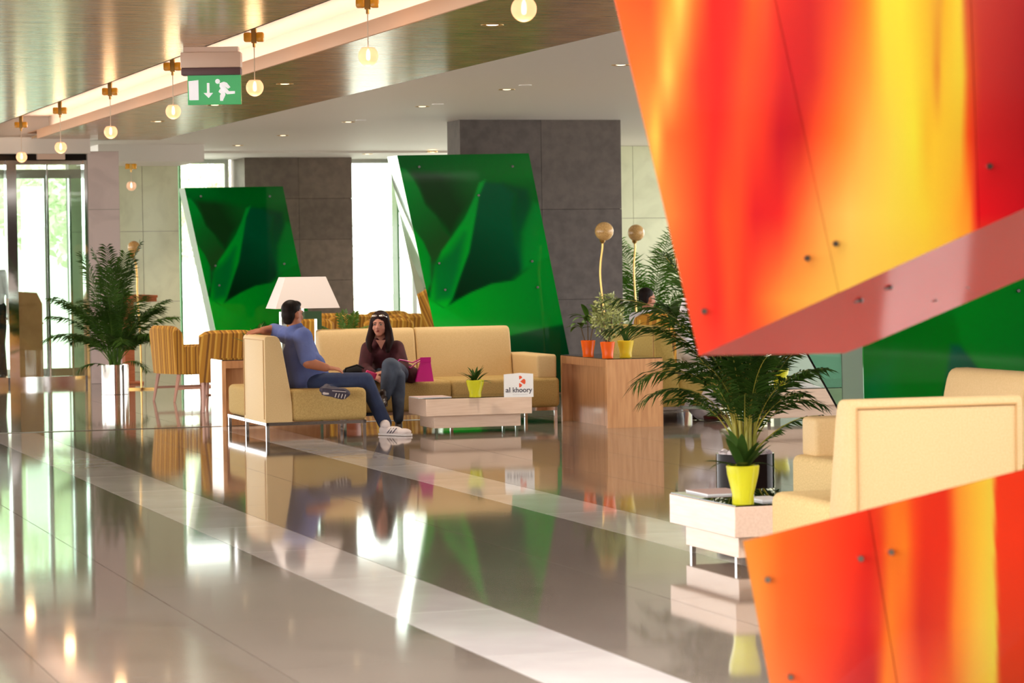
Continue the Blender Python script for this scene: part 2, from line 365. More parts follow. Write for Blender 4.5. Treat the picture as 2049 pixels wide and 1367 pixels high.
# --- polished tiles, a piece each, where they show
def inview(P, mx=120):
    if P[1] < 8.4: return False
    x, y = pix(P); return -mx < x < 2049 + mx and y < 1367 + 160
rows = [(3.58, 4.38, 'tile'), (4.38, 5.18, 'tile'), (3.10, 3.58, 'marble_tile'), (5.18, 5.66, 'marble_tile')]
for k in range(8): rows.append((3.10 - 0.8 * (k + 1), 3.10 - 0.8 * k, 'tile'))
for k in range(14): rows.append((5.66 + 0.8 * k, 5.66 + 0.8 * (k + 1), 'tile'))
TL, A0, g = 1.366, 12.755, 0.004
tmesh = {}; rest = {'tile': MB(), 'marble_tile': MB()}      # 'rest': the tiles beyond those the photograph shows
def field(m, a0, a1, b0, b1): gbox(a0 + g / 2, a1 - g / 2, b0 + g / 2, b1 - g / 2, -0.006, 0, rest[m])
for b0, b1, m in rows:
    w = round(b1 - b0, 2)
    if (w, m) not in tmesh:
        me = MB().box((g / 2, g / 2, -0.006), (w - g / 2, TL - g / 2, 0)).mesh('tile', False); me.materials.append(MT[m]); tmesh[(w, m)] = me
    for k in range(-6, 9):
        a0 = A0 + TL * k; c = W(a0 + TL / 2, (b0 + b1) / 2)
        if not any(inview(W(a0 + i * TL / 2, b0 + j * w / 2)) for i in (0, 1, 2) for j in (0, 1, 2)):
            field(m, a0, a0 + TL, b0, b1); continue
        o = put('tile', tmesh[(w, m)], None, floor, W(a0, b0), ROT)
struct(put('trim_1', gbox(25.052, 25.11, -2, 14, -0.006, 0.003), 'strip_steel'))
bw = MB().box((g / 2, g / 2, -0.006), (1.6 - g / 2, 2.0 - g / 2, 0)).mesh('tile', False); bw.materials.append(MT['tile'])
for k in range(8):
    for j in range(9):
        a0, b0 = 25.112 + 2.0 * k, 1.8 + 1.6 * j
        if inview(W(a0 + 1, b0 + .8), 250): put('tile', bw, None, floor, W(a0, b0), ROT)
        else: field('tile', a0, a0 + 2, b0, b0 + 1.6)
for m_, r_ in rest.items(): stuff(put('tile_field', r_.mesh('tile_field', False), m_, floor))
# --- ceiling: white slab, veneer planks with the lit slot between them
BL, BS0, BS1, BW, AE = -4.0, 4.13, 5.0, 6.65, 34.75
ceil = struct(put('ceiling', gbox(9.6, 38.55, BW, 16, ZC, 3.6), 'white_ceiling'))
put('end_slab', gbox(AE + 0.3, 38.55, BL, BW, ZC, 3.6), 'white_ceiling', ceil)
put('lower_soffit', gbox(38.55, 41.2, 4, 16, ZC - 0.03, 3.6), 'white_ceiling', ceil)
put('backing', gbox(10.4, AE + 0.3, BL, BS0 + 0.02, ZC + 0.03, 3.6, gbox(10.4, AE + 0.3, BS1 + 0.32, BW, ZC + 0.031, 3.6)), 'dark_metal', ceil)
pl = 0.77; k = 0; pm = {}
a = 10.4
while a < AE + 0.28:
    for b0, b1 in ((BL, BS0), (BS1, BW)):
        a1 = min(a + pl, AE + 0.3)
        key = (round(b1 - b0, 2), round(a1 - a, 2))
        if key not in pm:
            me = MB().box((0, 0.004, 0), (b1 - b0, a1 - a - 0.004, 0.03)).mesh('plank', False); me.materials.append(MT['wood_ceiling']); pm[key] = me
        put('ceiling_plank', pm[key], None, ceil, W(a, b0, ZC), ROT)
    a += pl
put('slot_top', gbox(9, AE + 0.3, BS0, BS1 + 0.3, 3.34, 3.4), 'cove', ceil)
put('slot_wall', gbox(9, AE + 0.3, BS0 - 0.02, BS0, ZC + 0.0, 3.36, gbox(9, AE + 0.3, BS1 + 0.26, BS1 + 0.3, ZC + 0.08, 3.36)), 'cove', ceil)
put('fascia', gbox(9, AE - 0.6, BS1 - 0.02, BS1, ZC - 0.02, ZC + 0.075, gbox(9, AE + .2, BS1 - 0.02, BS1 + 0.26, ZC + 0.075, ZC + 0.085)), 'peach', ceil)
put('strip_light', gbox(9, AE, BS1 + 0.06, BS1 + 0.10, ZC + 0.09, ZC + 0.11), 'led', ceil)
struct(put('trim_2', gbox(34.72, 35.3, 0, 5.72, 2.87, ZC + 0.02), 'white_ceiling'))
put('front_slab', gbox(-14, 6.7, BL, 16, ZC, 3.6), 'white_ceiling', ceil); put('front_edge', gbox(9.6, 10.4, BL, BW, ZC, 3.6), 'white_ceiling', ceil)  # unseen ceiling; gap between the two is added to daylight the flame panels
struct(put('wall_behind', gbox(-14.3, -14, -9, 27, 0, 3.6), 'brown_wall'))  # unseen lobby wall, added so the prints mirror it instead of sky
struct(put('wall_front_right', gbox(-14, 12, 18.5, 18.7, 0, 3.6), 'brown_wall'))  # unseen lobby wall, added to block sky reflections on the green prints
# --- walls
def wallslabs(name, a0, a1, b0, b1, z0, z1, nb, nz, m, m2=None, base='grout'):
    w = struct(put(name, gbox(a0 + 0.012, a1, b0, b1, z0, z1), base))
    db = (b1 - b0) / nb; dz = (z1 - z0) / nz; rnd = random.Random(len(name) + nb)
    for i in range(nb):
        for j in range(nz):
            put('slab', gbox(a0 + rnd.uniform(0, 0.004), a0 + 0.014, b0 + i * db + 0.003, b0 + (i + 1) * db - 0.003, z0 + j * dz + 0.003, z0 + (j + 1) * dz - 0.003), m if (not m2 or rnd.random() < .6) else m2, w)
    return w
def cladding(name, a0, a1, b0, b1, z0, z1, nb, na, nz, m, m2):   # a four-sided stone clad pillar
    w = struct(put(name, gbox(a0 + 0.015, a1, b0 + 0.015, b1 - 0.015, z0, z1), 'dark_metal'))
    rnd = random.Random(nb * 7 + nz); dz = (z1 - z0) / nz
    for j in range(nz):
        zz = (z0 + j * dz + 0.002, z0 + (j + 1) * dz - 0.002)
        for i in range(nb):
            d = (b1 - b0) / nb; put('slab', gbox(a0 + rnd.uniform(0, .003), a0 + 0.02, b0 + i * d + 0.002, b0 + (i + 1) * d - 0.002, *zz), m if rnd.random() < .6 else m2, w)
        for i in range(na):
            d = (a1 - a0) / na; put('slab', gbox(a0 + i * d + 0.002, a0 + (i + 1) * d - 0.002, b0 + rnd.uniform(0, .003), b0 + 0.02, *zz), m2, w)
            put('slab', gbox(a0 + i * d + 0.002, a0 + (i + 1) * d - 0.002, b1 - 0.02, b1 - rnd.uniform(0, .003), *zz), m2, w)
    return w
pa, pb0, pb1 = 34.85, ab(onA(178, 500, 34.85))[1], ab(onA(241, 500, 34.85))[1]
wallslabs('wall_pillar', pa, 35.3, pb0, pb1, 0, 2.9, 1, 4, 'white_marble')
wallslabs('wall_left', 38.2, 38.5, pb1 - 0.1, 7.5, 0, 2.9, 3, 3, 'green_marble')
struct(put('trim_3', gbox(36.4, 38.3, pb1 + 0.003, 7.5, 2.83, ZC + 0.01), 'white_ceiling'))
c1a, c1b0, c1b1 = 40.2, ab(onA(490, 400, 40.2))[1], ab(onA(705, 400, 40.2))[1]
cladding('wall_column', c1a, 41.15, c1b0, c1b1, 0, ZC - 0.03, 2, 1, 5, 'hazed_stone', 'hazed_stone2')
c2a = 29.95; c2b0, c2b1 = ab(onA(922, 400, c2a))[1], ab(onA(1244, 400, c2a))[1]
cladding('wall_pier', c2a, c2a + 0.5, c2b0, c2b1, 0, ZC + 0.01, 2, 1, 3, 'grey_stone', 'grey_stone2')
wallslabs('wall_right', 37.0, 37.2, c2b1 + 0.5, 16, 0, ZC, 4, 3, 'green_marble')
rb = ab(onA(1560, 700, 30.7))[1]
struct(put('wall_far_right', gbox(30.7, 30.9, rb, 18, 0, ZC), 'olive_back'))
struct(put('trim_4', gbox(30.6, 30.7, ab(onA(1711, 700, 30.6))[1], ab(onA(1715, 700, 30.6))[1], 0, 2.2), 'brown_frame'))
# --- back windows
def window(name, a, b0, b1, z0, z1, nb, green=True):
    w = struct(put(name, gbox(a - 0.03, a + 0.05, b0, b1, z0, z0 + 0.07, gbox(a - 0.03, a + 0.05, b0, b1, z1 - 0.06, z1)), 'window_frame'))
    d = (b1 - b0) / nb
    for i in range(nb + 1):
        put('mullion', gbox(a - 0.04, a + 0.06, b0 + i * d - 0.03, b0 + i * d + 0.03, z0, z1), 'window_frame', w)
    for i in range(nb): put('pane', gbox(a, a + 0.012, b0 + i * d + 0.03, b0 + (i + 1) * d - 0.03, z0 + 0.07, z1 - 0.06), 'pane', w)
    return w
wd_b0 = ab(onA(345, 500, 41))[1]
w1 = window('window_1', 41.0, wd_b0, c1b0 - 0.1, 0, ZC - 0.03, 1)
put('glass_fin', gbox(40.7, 41.0, wd_b0 + 0.06, wd_b0 + 0.085, 0, ZC - 0.03), 'green_edge', w1)
w2 = window('window_2', 41.0, c1b1 + 0.02, c1b1 + 2.3, 0, ZC - 0.03, 2)
put('glass_fin', gbox(40.7, 41.0, ab(onA(785, 500, 41))[1], ab(onA(785, 500, 41))[1] + 0.03, 0, ZC - 0.03), 'green_edge', w2)
# --- glass entrance
DA = 35.0; dz0, dz1 = 2.79, 2.87
def db(px): return ab(onA(px, 560, DA))[1]
door = struct(put('door_1', gbox(DA - 0.08, DA + 0.1, db(-260), db(178), dz0, dz1), 'dark_metal'))
for p0, p1 in ((169, 179), (14, 34)): put('door_post', gbox(DA - 0.12, DA + 0.12, db(p0), db(p1), 0, dz0), 'chrome', door)
put('door_post', gbox(DA - 0.12, DA + 0.12, db(-200), db(-188), 0, dz0), 'chrome', door)
for p0, p1 in ((34, 169), (-188, 14)):
    put('door_pane', gbox(DA - 0.006, DA + 0.006, db(p0), db(p1), 0.1, dz0), 'door_glass', door)
    put('door_rail', gbox(DA - 0.03, DA + 0.03, db(p0), db(p1), 0.0, 0.1), 'chrome', door)
    put('door_rail', gbox(DA - 0.03, DA + 0.03, db(p0), db(p1), dz0 - 0.05, dz0), 'chrome', door)
put('door_stile', gbox(DA - 0.02, DA + 0.02, db(96), db(99), 0.1, dz0 - .05), 'chrome', door)
sen = put('motion_sensor', gbox(DA - 0.16, DA - 0.08, db(76), db(131), 2.80, 2.92), 'housing', door)
# inner vestibule, second pair of doors
VA = 38.0
def vb(px): return ab(onA(px, 560, VA))[1]
d2 = struct(put('door_2', gbox(VA - 0.06, VA + 0.06, vb(-260), vb(175), 2.66, 2.78), 'steel'))
for p0, p1 in ((90, 99), (140, 144), (-40, -30)): put('door_post', gbox(VA - 0.06, VA + 0.06, vb(p0), vb(p1), 0, 2.7), 'chrome', d2)
for p0, p1 in ((99, 172), (-30, 90)): put('door_pane', gbox(VA - 0.005, VA + 0.005, vb(p0), vb(p1), 0.08, 2.66), 'door_glass', d2)
put('door_rail', gbox(VA - 0.04, VA + 0.04, vb(-260), vb(172), 0, 0.09), 'steel', d2)
tag(put('white_screen', gbox(45, 45.15, ab(onA(46, 500, 45))[1], ab(onA(96, 500, 45))[1], -0.25, 2.75), 'white_wall'), 'tall white screen wall outside, seen through the glass entrance doors', 'wall')
# --- outside the back windows: garden wall, gate, trees
tag(put('garden_wall', gbox(52, 52.2, 0, 9.6, -0.25, 2.2, gbox(52, 52.2, 14.6, 24, -0.25, 2.2)), 'white_wall'), 'white garden wall outside beyond the back windows', 'wall')
gate = thing('garden_gate', 'white wrought iron gate outside beyond the back window', 'gate', W(50, 12, -0.25), ROT)
for z in (0.1, 1.0, 1.75, 2.35): put('rail', MB().box((-3.2, -0.02, z), (3.2, 0.02, z + 0.05)), 'iron', gate)
bar = MB().tube([(0, 0, 0), (0, 0, 2.5)], 0.014, 6).mesh('bar'); bar.materials.append(MT['iron'])
for i in range(40): put('bar', bar, None, gate, (-3.12 + i * 0.16, 0, 0.05))
ring = MB().tube([(0.11 * math.cos(t * math.pi / 8), 0, 0.11 * math.sin(t * math.pi / 8)) for t in range(17)], 0.012, 5).mesh('ring'); ring.materials.append(MT['iron'])
for i in range(20): put('ring', ring, None, gate, (-3.04 + i * 0.32, 0, 2.1))
def leafcloud(n, rad, size, seed):
    r = random.Random(seed); mb = MB()
    for i in range(n):
        d = Vector((r.gauss(0, 1), r.gauss(0, 1), r.gauss(0, .8))); d.normalize(); p = d * (r.random() ** .4); p = Vector((p.x * rad[0], p.y * rad[1], p.z * rad[2]))
        u = Vector((r.gauss(0, 1), r.gauss(0, 1), r.gauss(0, 1))).normalized(); v = u.orthogonal().normalized(); s = size * r.uniform(.6, 1.3)
        mb.add([p - u * s, p + v * s * .45, p + u * s, p - v * s * .45], [(0, 1, 2, 3)])
    return mb
def tree(x, y, h, lab, seed):
    t = thing('garden_tree', lab, 'tree', (x, y, -0.25), 0, 'trees outside'); t['label'] = lab
    put('trunk', MB().tube([(0, 0, 0), (0.06, 0, h * .3), (0, .05, h * .6)], [.12, .09, .05], 8), 'bark', t)
    stuff(put('foliage', leafcloud(2500, (1.5, 1.5, h * .3), .11, seed), 'tree', t, (0, 0, h * .68)))
P = at(150, 400, 47); tree(P[0], P[1], 4.4, 'green tree seen through the glass entrance doors', 3)
P = at(60, 400, 54); tree(P[0], P[1], 4.6, 'farther green tree seen behind the white curtain of the entrance', 4)
P = at(430, 400, 56); tree(P[0], P[1], 4.2, 'green tree outside the window left of the grey column', 5)
# ================================================================ CEILING FITTINGS
dl_mesh = None
def downlight(px, py, z, lab, grp, w=SPOT_W, scale=1.0):
    P = G(px, py, z); t = thing('downlight', lab, 'ceiling light', (P[0], P[1], z), 0, grp)
    global dl_mesh
    if dl_mesh is None:
        rim = MB().lathe([(0.058, 0.0), (0.075, -0.004), (0.078, 0.0), (0.078, 0.01), (0.058, 0.01)], 20, cap=False).mesh('trim_ring'); rim.materials.append(MT['brass'])
        ln = MB().lathe([(0.001, -0.004), (0.03, -0.003), (0.056, 0.004)], 16, cap=False).mesh('lamp'); ln.materials.append(MT['lens']); dl_mesh = (rim, ln)
    put('trim_ring', dl_mesh[0], None, t); put('lamp', dl_mesh[1], None, t)
    if w:
        l = bpy.data.lights.new('downlight_beam', 'SPOT'); l.energy = w; l.spot_size = math.radians(110); l.spot_blend = 0.6; l.shadow_soft_size = 0.05; l.color = (1.0, 0.86, 0.68)
        lo = bpy.data.objects.new('downlight_beam', l); COL.objects.link(lo); lo.location = (P[0], P[1], z - 0.02)
ords = ['nearest', 'second nearest', 'third nearest', 'farthest']
for i, (x, y) in enumerate([(985, 50), (570, 168), (430, 210), (316, 243)]):
    downlight(x, y, ZC, '%s downlight in the strip of brown veneer ceiling beside the lit slot' % ords[i], 'downlights in the brown ceiling')
for i, (x, y) in enumerate([(1242, 130), (1014, 179), (845, 213), (697, 244), (566, 271), (476, 291)]):
    downlight(x, y, ZC, ['downlight in the white ceiling beside the red panel', 'downlight in the white ceiling before the dark stone pier', 'downlight in the white ceiling left of the dark stone pier', 'downlight in the white ceiling between the two green panels', 'downlight in the white ceiling, second from the step', 'downlight in the white ceiling nearest the step'][i], 'downlights in the white ceiling')
for i, (x, y) in enumerate([(380, 310), (735, 308), (865, 304)]):
    downlight(x, y, ZC - 0.03, ['downlight in the low soffit over the left window', 'downlight in the low soffit right of the grey column', 'downlight in the low soffit beside the dark pier'][i], 'downlights in the low soffit', 40)
for i, (x, y) in enumerate([(1051, 170), (876, 208), (722, 240)]):
    P = G(x, y, ZC); o = put('ceiling_speaker', MB().lathe([(0.06, 0.0), (0.058, -0.006), (0.001, -0.008)], 20, cap=False), 'white_card', None, (P[0], P[1], ZC))
    tag(o, ['flat white disc speaker in the ceiling before the dark pier', 'flat white disc speaker in the ceiling left of the dark pier', 'flat white disc speaker in the ceiling farthest from the dark pier'][i], 'speaker', 'ceiling speakers')
# pendants in the slot
PZ = 3.2
caps = [(508, 65, 512, 175, 'closest but two, hanging right of the exit sign'), (345, 125, 348, 223, 'hanging just left of the exit sign'), (220, 176, 222, 264, 'hanging second left of the exit sign'),
        (120, 215, 122, 295, 'hanging before the entrance sensor'), (42, 244, 45, 314, 'hanging lowest in view over the entrance doors'), (735, -6, 740, 112, 'hanging before the bright ceiling reflection'), (1046, -150, 1048, 18, 'largest and closest, hanging near the red panel')]
pend = None
def make_pendant(drop, label, loc, capz=0.0):
    t = thing('pendant_lamp', label, 'pendant lamp', loc, 0, 'glass globe pendants in the lit slot')
    put('cap', MB().rbox((-0.075, -0.035, -0.07), (-0.018, 0.035, 0.0), .012, 2), 'amber', t); put('cap', MB().rbox((0.018, -0.035, -0.07), (0.075, 0.035, 0.0), .012, 2), 'amber', t)
    put('bracket', MB().rbox((-0.02, -0.02, -0.08), (0.02, 0.02, 0.15), .004, 1).tube([(0, 0, -.07), (0, 0, -.11)], .011, 10), 'brass', t)
    put('cord', MB().tube([(0, 0, -0.1), (0, 0, -drop + 0.05)], 0.004, 6), 'cord', t)
    R = 0.066
    gl = put('globe', MB().lathe([(0.012, R * .72), (0.03, R * .84), (0.045, R * .8)] + [(R * math.sin(math.pi * q / 18), R * math.cos(math.pi * q / 18)) for q in range(4, 18)] + [(0.0015, -R)], 24, cap=False), 'globe', t, (0, 0, -drop))
    put('bulb', MB().lathe([(0.004, 0.045), (0.011, 0.03), (0.014, 0.0), (0.012, -0.022), (0.002, -0.03)], 12), 'bulb', gl)
    return t
for i, (cx, cy, gx, gy, lab) in enumerate(caps):
    P = G(cx, cy, PZ); Q = at(gx, gy, P[1]); make_pendant(PZ - Q[2], 'amber glass globe pendant, ' + lab, (P[0], P[1], PZ))
    l = bpy.data.lights.new('globe_glow', 'POINT'); l.energy = 3; l.shadow_soft_size = 0.06; l.color = (1, .6, .28)
    lo = bpy.data.objects.new('globe_glow', l); COL.objects.link(lo); lo.location = (P[0], P[1], Q[2] - 0.09)
P = onA(262, 326, 37.3); Q = at(263, 372, P[1]); make_pendant(2.83 - Q[2], 'amber glass globe pendant, hanging alone before the pale green marble wall', (P[0], P[1], 2.83))
P = G(1281, 296, ZC - 0.0); o = thing('security_camera', 'black dome security camera under the ceiling right of the dark pier', 'camera', (P[0], P[1], ZC))
put('housing', MB().lathe([(0.09, 0), (0.09, -0.02), (0.075, -0.03)], 20), 'black_plastic', o); put('dome', MB().lathe([(0.07, -.03), (0.062, -.065), (0.04, -.09), (0.001, -.1)], 20), 'dark_pot', o)
# exit sign
ES = 20.2
c0, c1 = at(361, 136, ES), at(482, 136, ES); wid = float(c1[0] - c0[0])
es = thing('exit_sign', 'green running man exit sign hanging under a cream lamp housing', 'exit sign', (c0[0], c0[1], c0[2]), math.radians(-0.5))
zt = float(at(420, 104, ES)[2] - c0[2]); zg = float(c0[2] - at(420, 150, ES)[2]); zb = float(c0[2] - at(420, 209, ES)[2])
put('housing', MB().rbox((0, 0, 0), (wid, 0.12, zt), .008, 2), 'housing', es)
put('mounting_plate', MB().box((0.02, 0.02, zt), (wid - .02, .1, ZC - c0[2])), 'housing', es)
put('gasket', MB().rbox((0.003, 0.004, -zg), (wid - 0.003, 0.11, 0), .008, 2), 'housing_dark', es)
px0 = wid * 12 / 121.
pan = put('panel', MB().rbox((px0, 0.05, -zb), (wid - 0.005, 0.062, -zg + .004), .003, 1), 'sign_green', es)
k_ = wid / 121.0
def sp(poly):                                    # sign picture in pixels right of / below the housing's corner
    return [((x - 361) * k_, 0.0455, -(y - 136) * k_) for x, y in poly]
put('door_symbol', MB().prism(sp([(375, 162), (395, 160), (395, 200), (376, 200)]), (0, .005, 0)), 'sign_white', pan)
put('arrow_symbol', MB().prism(sp([(412, 166), (417, 166), (417, 186), (424, 186), (415, 196), (405, 186), (412, 186)]), (0, .005, 0)), 'sign_white', pan)
run = MB(); 
def disc(cx, cy, r): return [(cx + r * math.cos(t * math.pi / 8), cy + r * math.sin(t * math.pi / 8)) for t in range(16)]
for poly in (disc(433.5, 163, 4.8), [(437, 167), (446, 164), (452, 166), (459, 175), (454, 178), (447, 172), (456, 183), (468, 183), (468, 188), (452, 189), (446, 183)],
             [(438, 168), (447, 182), (449, 190), (444, 200), (444, 202), (438, 202), (438, 191), (443, 184), (437, 173)], [(441, 176), (445, 181), (440, 188), (435, 184), (437, 180)]):
    run.prism(sp(poly), (0, .005, 0))
put('running_man_symbol', run, 'sign_white', pan)
# ================================================================ PRINTED PANELS
def smooth(x, lo, hi): t = np.clip((x - lo) / (hi - lo), 0, 1); return t * t * (3 - 2 * t)
def sdist(poly, X, Y):                             # signed distance to a polygon, negative inside
    d = np.full(X.shape, 1e9); ins = np.zeros(X.shape, bool); n = len(poly)
    for i in range(n):
        x0, y0 = poly[i]; x1, y1 = poly[(i + 1) % n]; ex, ey = x1 - x0, y1 - y0
        t = np.clip(((X - x0) * ex + (Y - y0) * ey) / (ex * ex + ey * ey + 1e-9), 0, 1); d = np.minimum(d, np.hypot(X - x0 - t * ex, Y - y0 - t * ey))
        c = ((y0 > Y) != (y1 > Y)); xi = x0 + (Y - y0) * ex / (ey if abs(ey) > 1e-9 else 1e-9); ins ^= c & (X < xi)
    return np.where(ins, -d, d)
def paint(shapes, base, X, Y):
    C = np.zeros(X.shape + (3,)); C[:] = base
    for poly, ca, cb, pa, pb, soft in shapes:
        d = sdist(poly, X, Y); al = (1 - smooth(d, -soft, soft))[..., None]
        vx, vy = pb[0] - pa[0], pb[1] - pa[1]; t = np.clip(((X - pa[0]) * vx + (Y - pa[1]) * vy) / (vx * vx + vy * vy), 0, 1)[..., None]
        C = C * (1 - al) + al * (np.array(ca) * (1 - t) + np.array(cb) * t)
    return C
LEAF = [([(140, 280), (900, 280), (900, 420), (140, 420)], (0, 74, 22), (0, 94, 26), (150, 300), (850, 300), 30),
        ([(225, 380), (420, 395), (590, 430), (560, 520), (480, 610), (430, 720), (350, 620), (285, 545)], (14, 48, 18), (10, 78, 26), (400, 470), (520, 400), 30),
        ([(130, 345), (190, 365), (225, 410), (260, 470), (292, 552), (350, 612), (392, 690), (432, 730), (380, 800), (350, 870), (330, 1000), (100, 1000), (100, 345)], (0, 112, 34), (24, 66, 26), (200, 480), (400, 720), 9),
        ([(100, 600), (215, 650), (240, 690), (282, 745), (320, 830), (322, 960), (300, 1010), (100, 1010)], (0, 142, 26), (0, 122, 34), (200, 800), (320, 800), 7),
        ([(600, 430), (700, 440), (765, 490), (750, 600), (770, 760), (820, 880), (740, 950), (640, 970), (520, 1020), (420, 1070), (470, 920), (520, 800), (550, 640), (572, 500)], (0, 70, 40), (2, 34, 14), (640, 640), (460, 1010), 16),
        ([(700, 440), (830, 470), (850, 560), (800, 700), (800, 880), (765, 760), (748, 600), (765, 495)], (0, 62, 32), (0, 78, 38), (760, 520), (800, 800), 24),
        ([(800, 700), (860, 540), (960, 560), (980, 830), (850, 880), (800, 900)], (0, 108, 36), (0, 122, 34), (800, 700), (950, 800), 26),
        ([(610, 418), (575, 436), (546, 520), (500, 622), (430, 722), (378, 792), (348, 862), (326, 970), (318, 1050), (400, 1098), (432, 1050), (478, 920), (522, 800), (552, 640), (576, 500)], (0, 132, 40), (0, 150, 28), (540, 560), (360, 960), 7),
        ([(330, 870), (420, 800), (500, 700), (470, 900), (430, 1040), (340, 1060)], (0, 104, 34), (0, 96, 38), (340, 900), (460, 900), 30),
        ([(385, 1100), (460, 1055), (530, 1015), (640, 968), (760, 950), (860, 870), (950, 820), (1100, 780), (1100, 1170), (860, 1212), (725, 1242), (700, 1210), (300, 1500), (280, 1010), (320, 1045)], (0, 140, 26), (0, 112, 30), (420, 1100), (900, 1000), 6),
        ([(300, 1050), (420, 1110), (560, 1200), (600, 1500), (280, 1500)], (0, 156, 34), (0, 136, 30), (320, 1100), (520, 1220), 10),
        ([(735, 1245), (880, 1210), (1100, 1165), (1200, 1600), (560, 1600), (640, 1280)], (0, 62, 26), (0, 42, 20), (760, 1260), (900, 1500), 14)]
LEAF3 = [([(0, 0), (500, 0), (500, 1000), (0, 1000)], (0, 112, 22), (0, 100, 14), (0, 500), (400, 900), 20),
         ([(0, 760), (70, 700), (90, 1100), (0, 1100)], (0, 104, 52), (0, 112, 22), (0, 800), (90, 800), 25),
         ([(176, 690), (196, 690), (330, 860), (330, 1100), (120, 1100), (150, 860)], (0, 84, 56), (2, 34, 18), (160, 720), (260, 860), 8),
         ([(196, 690), (130, 400), (700, 300), (700, 1100), (470, 1000), (335, 865)], (0, 122, 26), (0, 82, 26), (200, 640), (480, 800), 8),
         ([(100, 300), (400, 200), (420, 420), (160, 600)], (0, 128, 48), (0, 112, 30), (150, 500), (400, 300), 60)]
PRINT = printed('printed leaf glass', 0.04, 1.3); FLAME = printed('printed flame glass', 0.03, 1.30)
bolt_me = MB().lathe([(.004, -.012), (.022, -.012), (.026, -.007), (.026, .006), (.02, .02), (.001, .02)], 16).mesh('bolt'); bolt_me.materials.append(MT['bolt'])
flame_bolt = bolt_me.copy(); flame_bolt.materials.clear(); flame_bolt.materials.append(MT['steel'])
def bolt(parent, P, s=1.0, me=None):
    o = put('bolt', me or bolt_me, None, parent, np.array(P) - np.array(parent.location)); o.rotation_euler[0] = math.pi / 2; o.scale = (s, s, s)
def leaf_panel(label, a, corn, imgmap, depth, sidem, bolts, shapes=LEAF, base=(0, 84, 24), nx=90, ny=150, bs=.55):
    TLc, TRc, BRc, BLc = [onA(x, y, a) for x, y in corn]
    for q in (BRc, BLc): q[2] = 0.012
    root = thing('leaf_panel', label, 'art panel', (BLc[0], BLc[1], 0)); o = np.array(root.location)
    pts = []; X = np.zeros((ny + 1, nx + 1)); Y = X.copy()
    for j in range(ny + 1):
        v = j / ny
        for i in range(nx + 1):
            u = i / nx; P = (TLc * (1 - u) + TRc * u) * (1 - v) + (BLc * (1 - u) + BRc * u) * v; pts.append(P - o)
            X[j, i], Y[j, i] = imgmap(u, v, pix(P))
    C = paint(shapes, base, X, Y).reshape(-1, 3)
    back = D1 * 1.0
    colgrid('printed_sheet', pts, C, nx, ny, 0.012, back, PRINT, root, 1.45)
    q = [TLc - o, TRc - o, BRc - o, BLc - o]; inset = 0.02
    cc = sum(q) / 4; qi = [p + (cc - p) * 0.015 + D1 * 0.016 for p in q]
    m = MB().prism(qi, D1 * (depth - .03)); put('core', m.mesh('core', False), 'panel_core', root)
    put('side_sheet', MB().prism([q[0] + D1 * .014, q[3] + D1 * .014, q[3] + D1 * depth, q[0] + D1 * depth], D2 * .008).mesh('side_sheet', False), sidem, root)
    put('side_sheet', MB().prism([q[1] + D1 * .014, q[2] + D1 * .014, q[2] + D1 * depth, q[1] + D1 * depth], -D2 * .008).mesh('side_sheet', False), sidem, root)
    put('back_sheet', MB().prism([p + D1 * (depth - .012) for p in q], D1 * .012).mesh('back_sheet', False), sidem, root)
    for x, y in bolts: bolt(root, onA(x, y, a - .008), bs)
    return root
def zm(u, v, p): return (p[0] - 740) * 2.6286, (p[1] - 200) * 2.6286       # image laid out for the tall panel
leaf_panel('tall leaning green leaf-print panel with mirrored side behind the long sofa', 29.2, [(795, 311), (1058, 307), (1154, 787), (899, 789)], zm, .42, 'mirror',
           [(839, 334), (1026, 333), (958, 391), (879, 527), (1065, 523), (891, 580), (1076, 575)])
def zm1(u, v, p): return 147 + (v * 255.0) + u * 690, 290 + v * 1225
leaf_panel('leaning green leaf-print panel with frosted side, farther left before the grey column', 39.2, [(369, 376), (566, 373), (638, 727), (447, 731)], zm1, .42, 'grey_side',
           [(402, 393), (540, 393), (431, 532), (439, 571), (569, 528)], bs=.6)
def zm3(u, v, p): return (p[0] - 1727), p[1] - 0
leaf_panel('right green leaf-print panel standing behind the cream sofas', 16.9, [(1715, 150), (2250, 138), (2270, 960), (1733, 978)], zm3, .35, 'grey_side', [(2038, 582), (2038, 900)], LEAF3, (0, 108, 20))
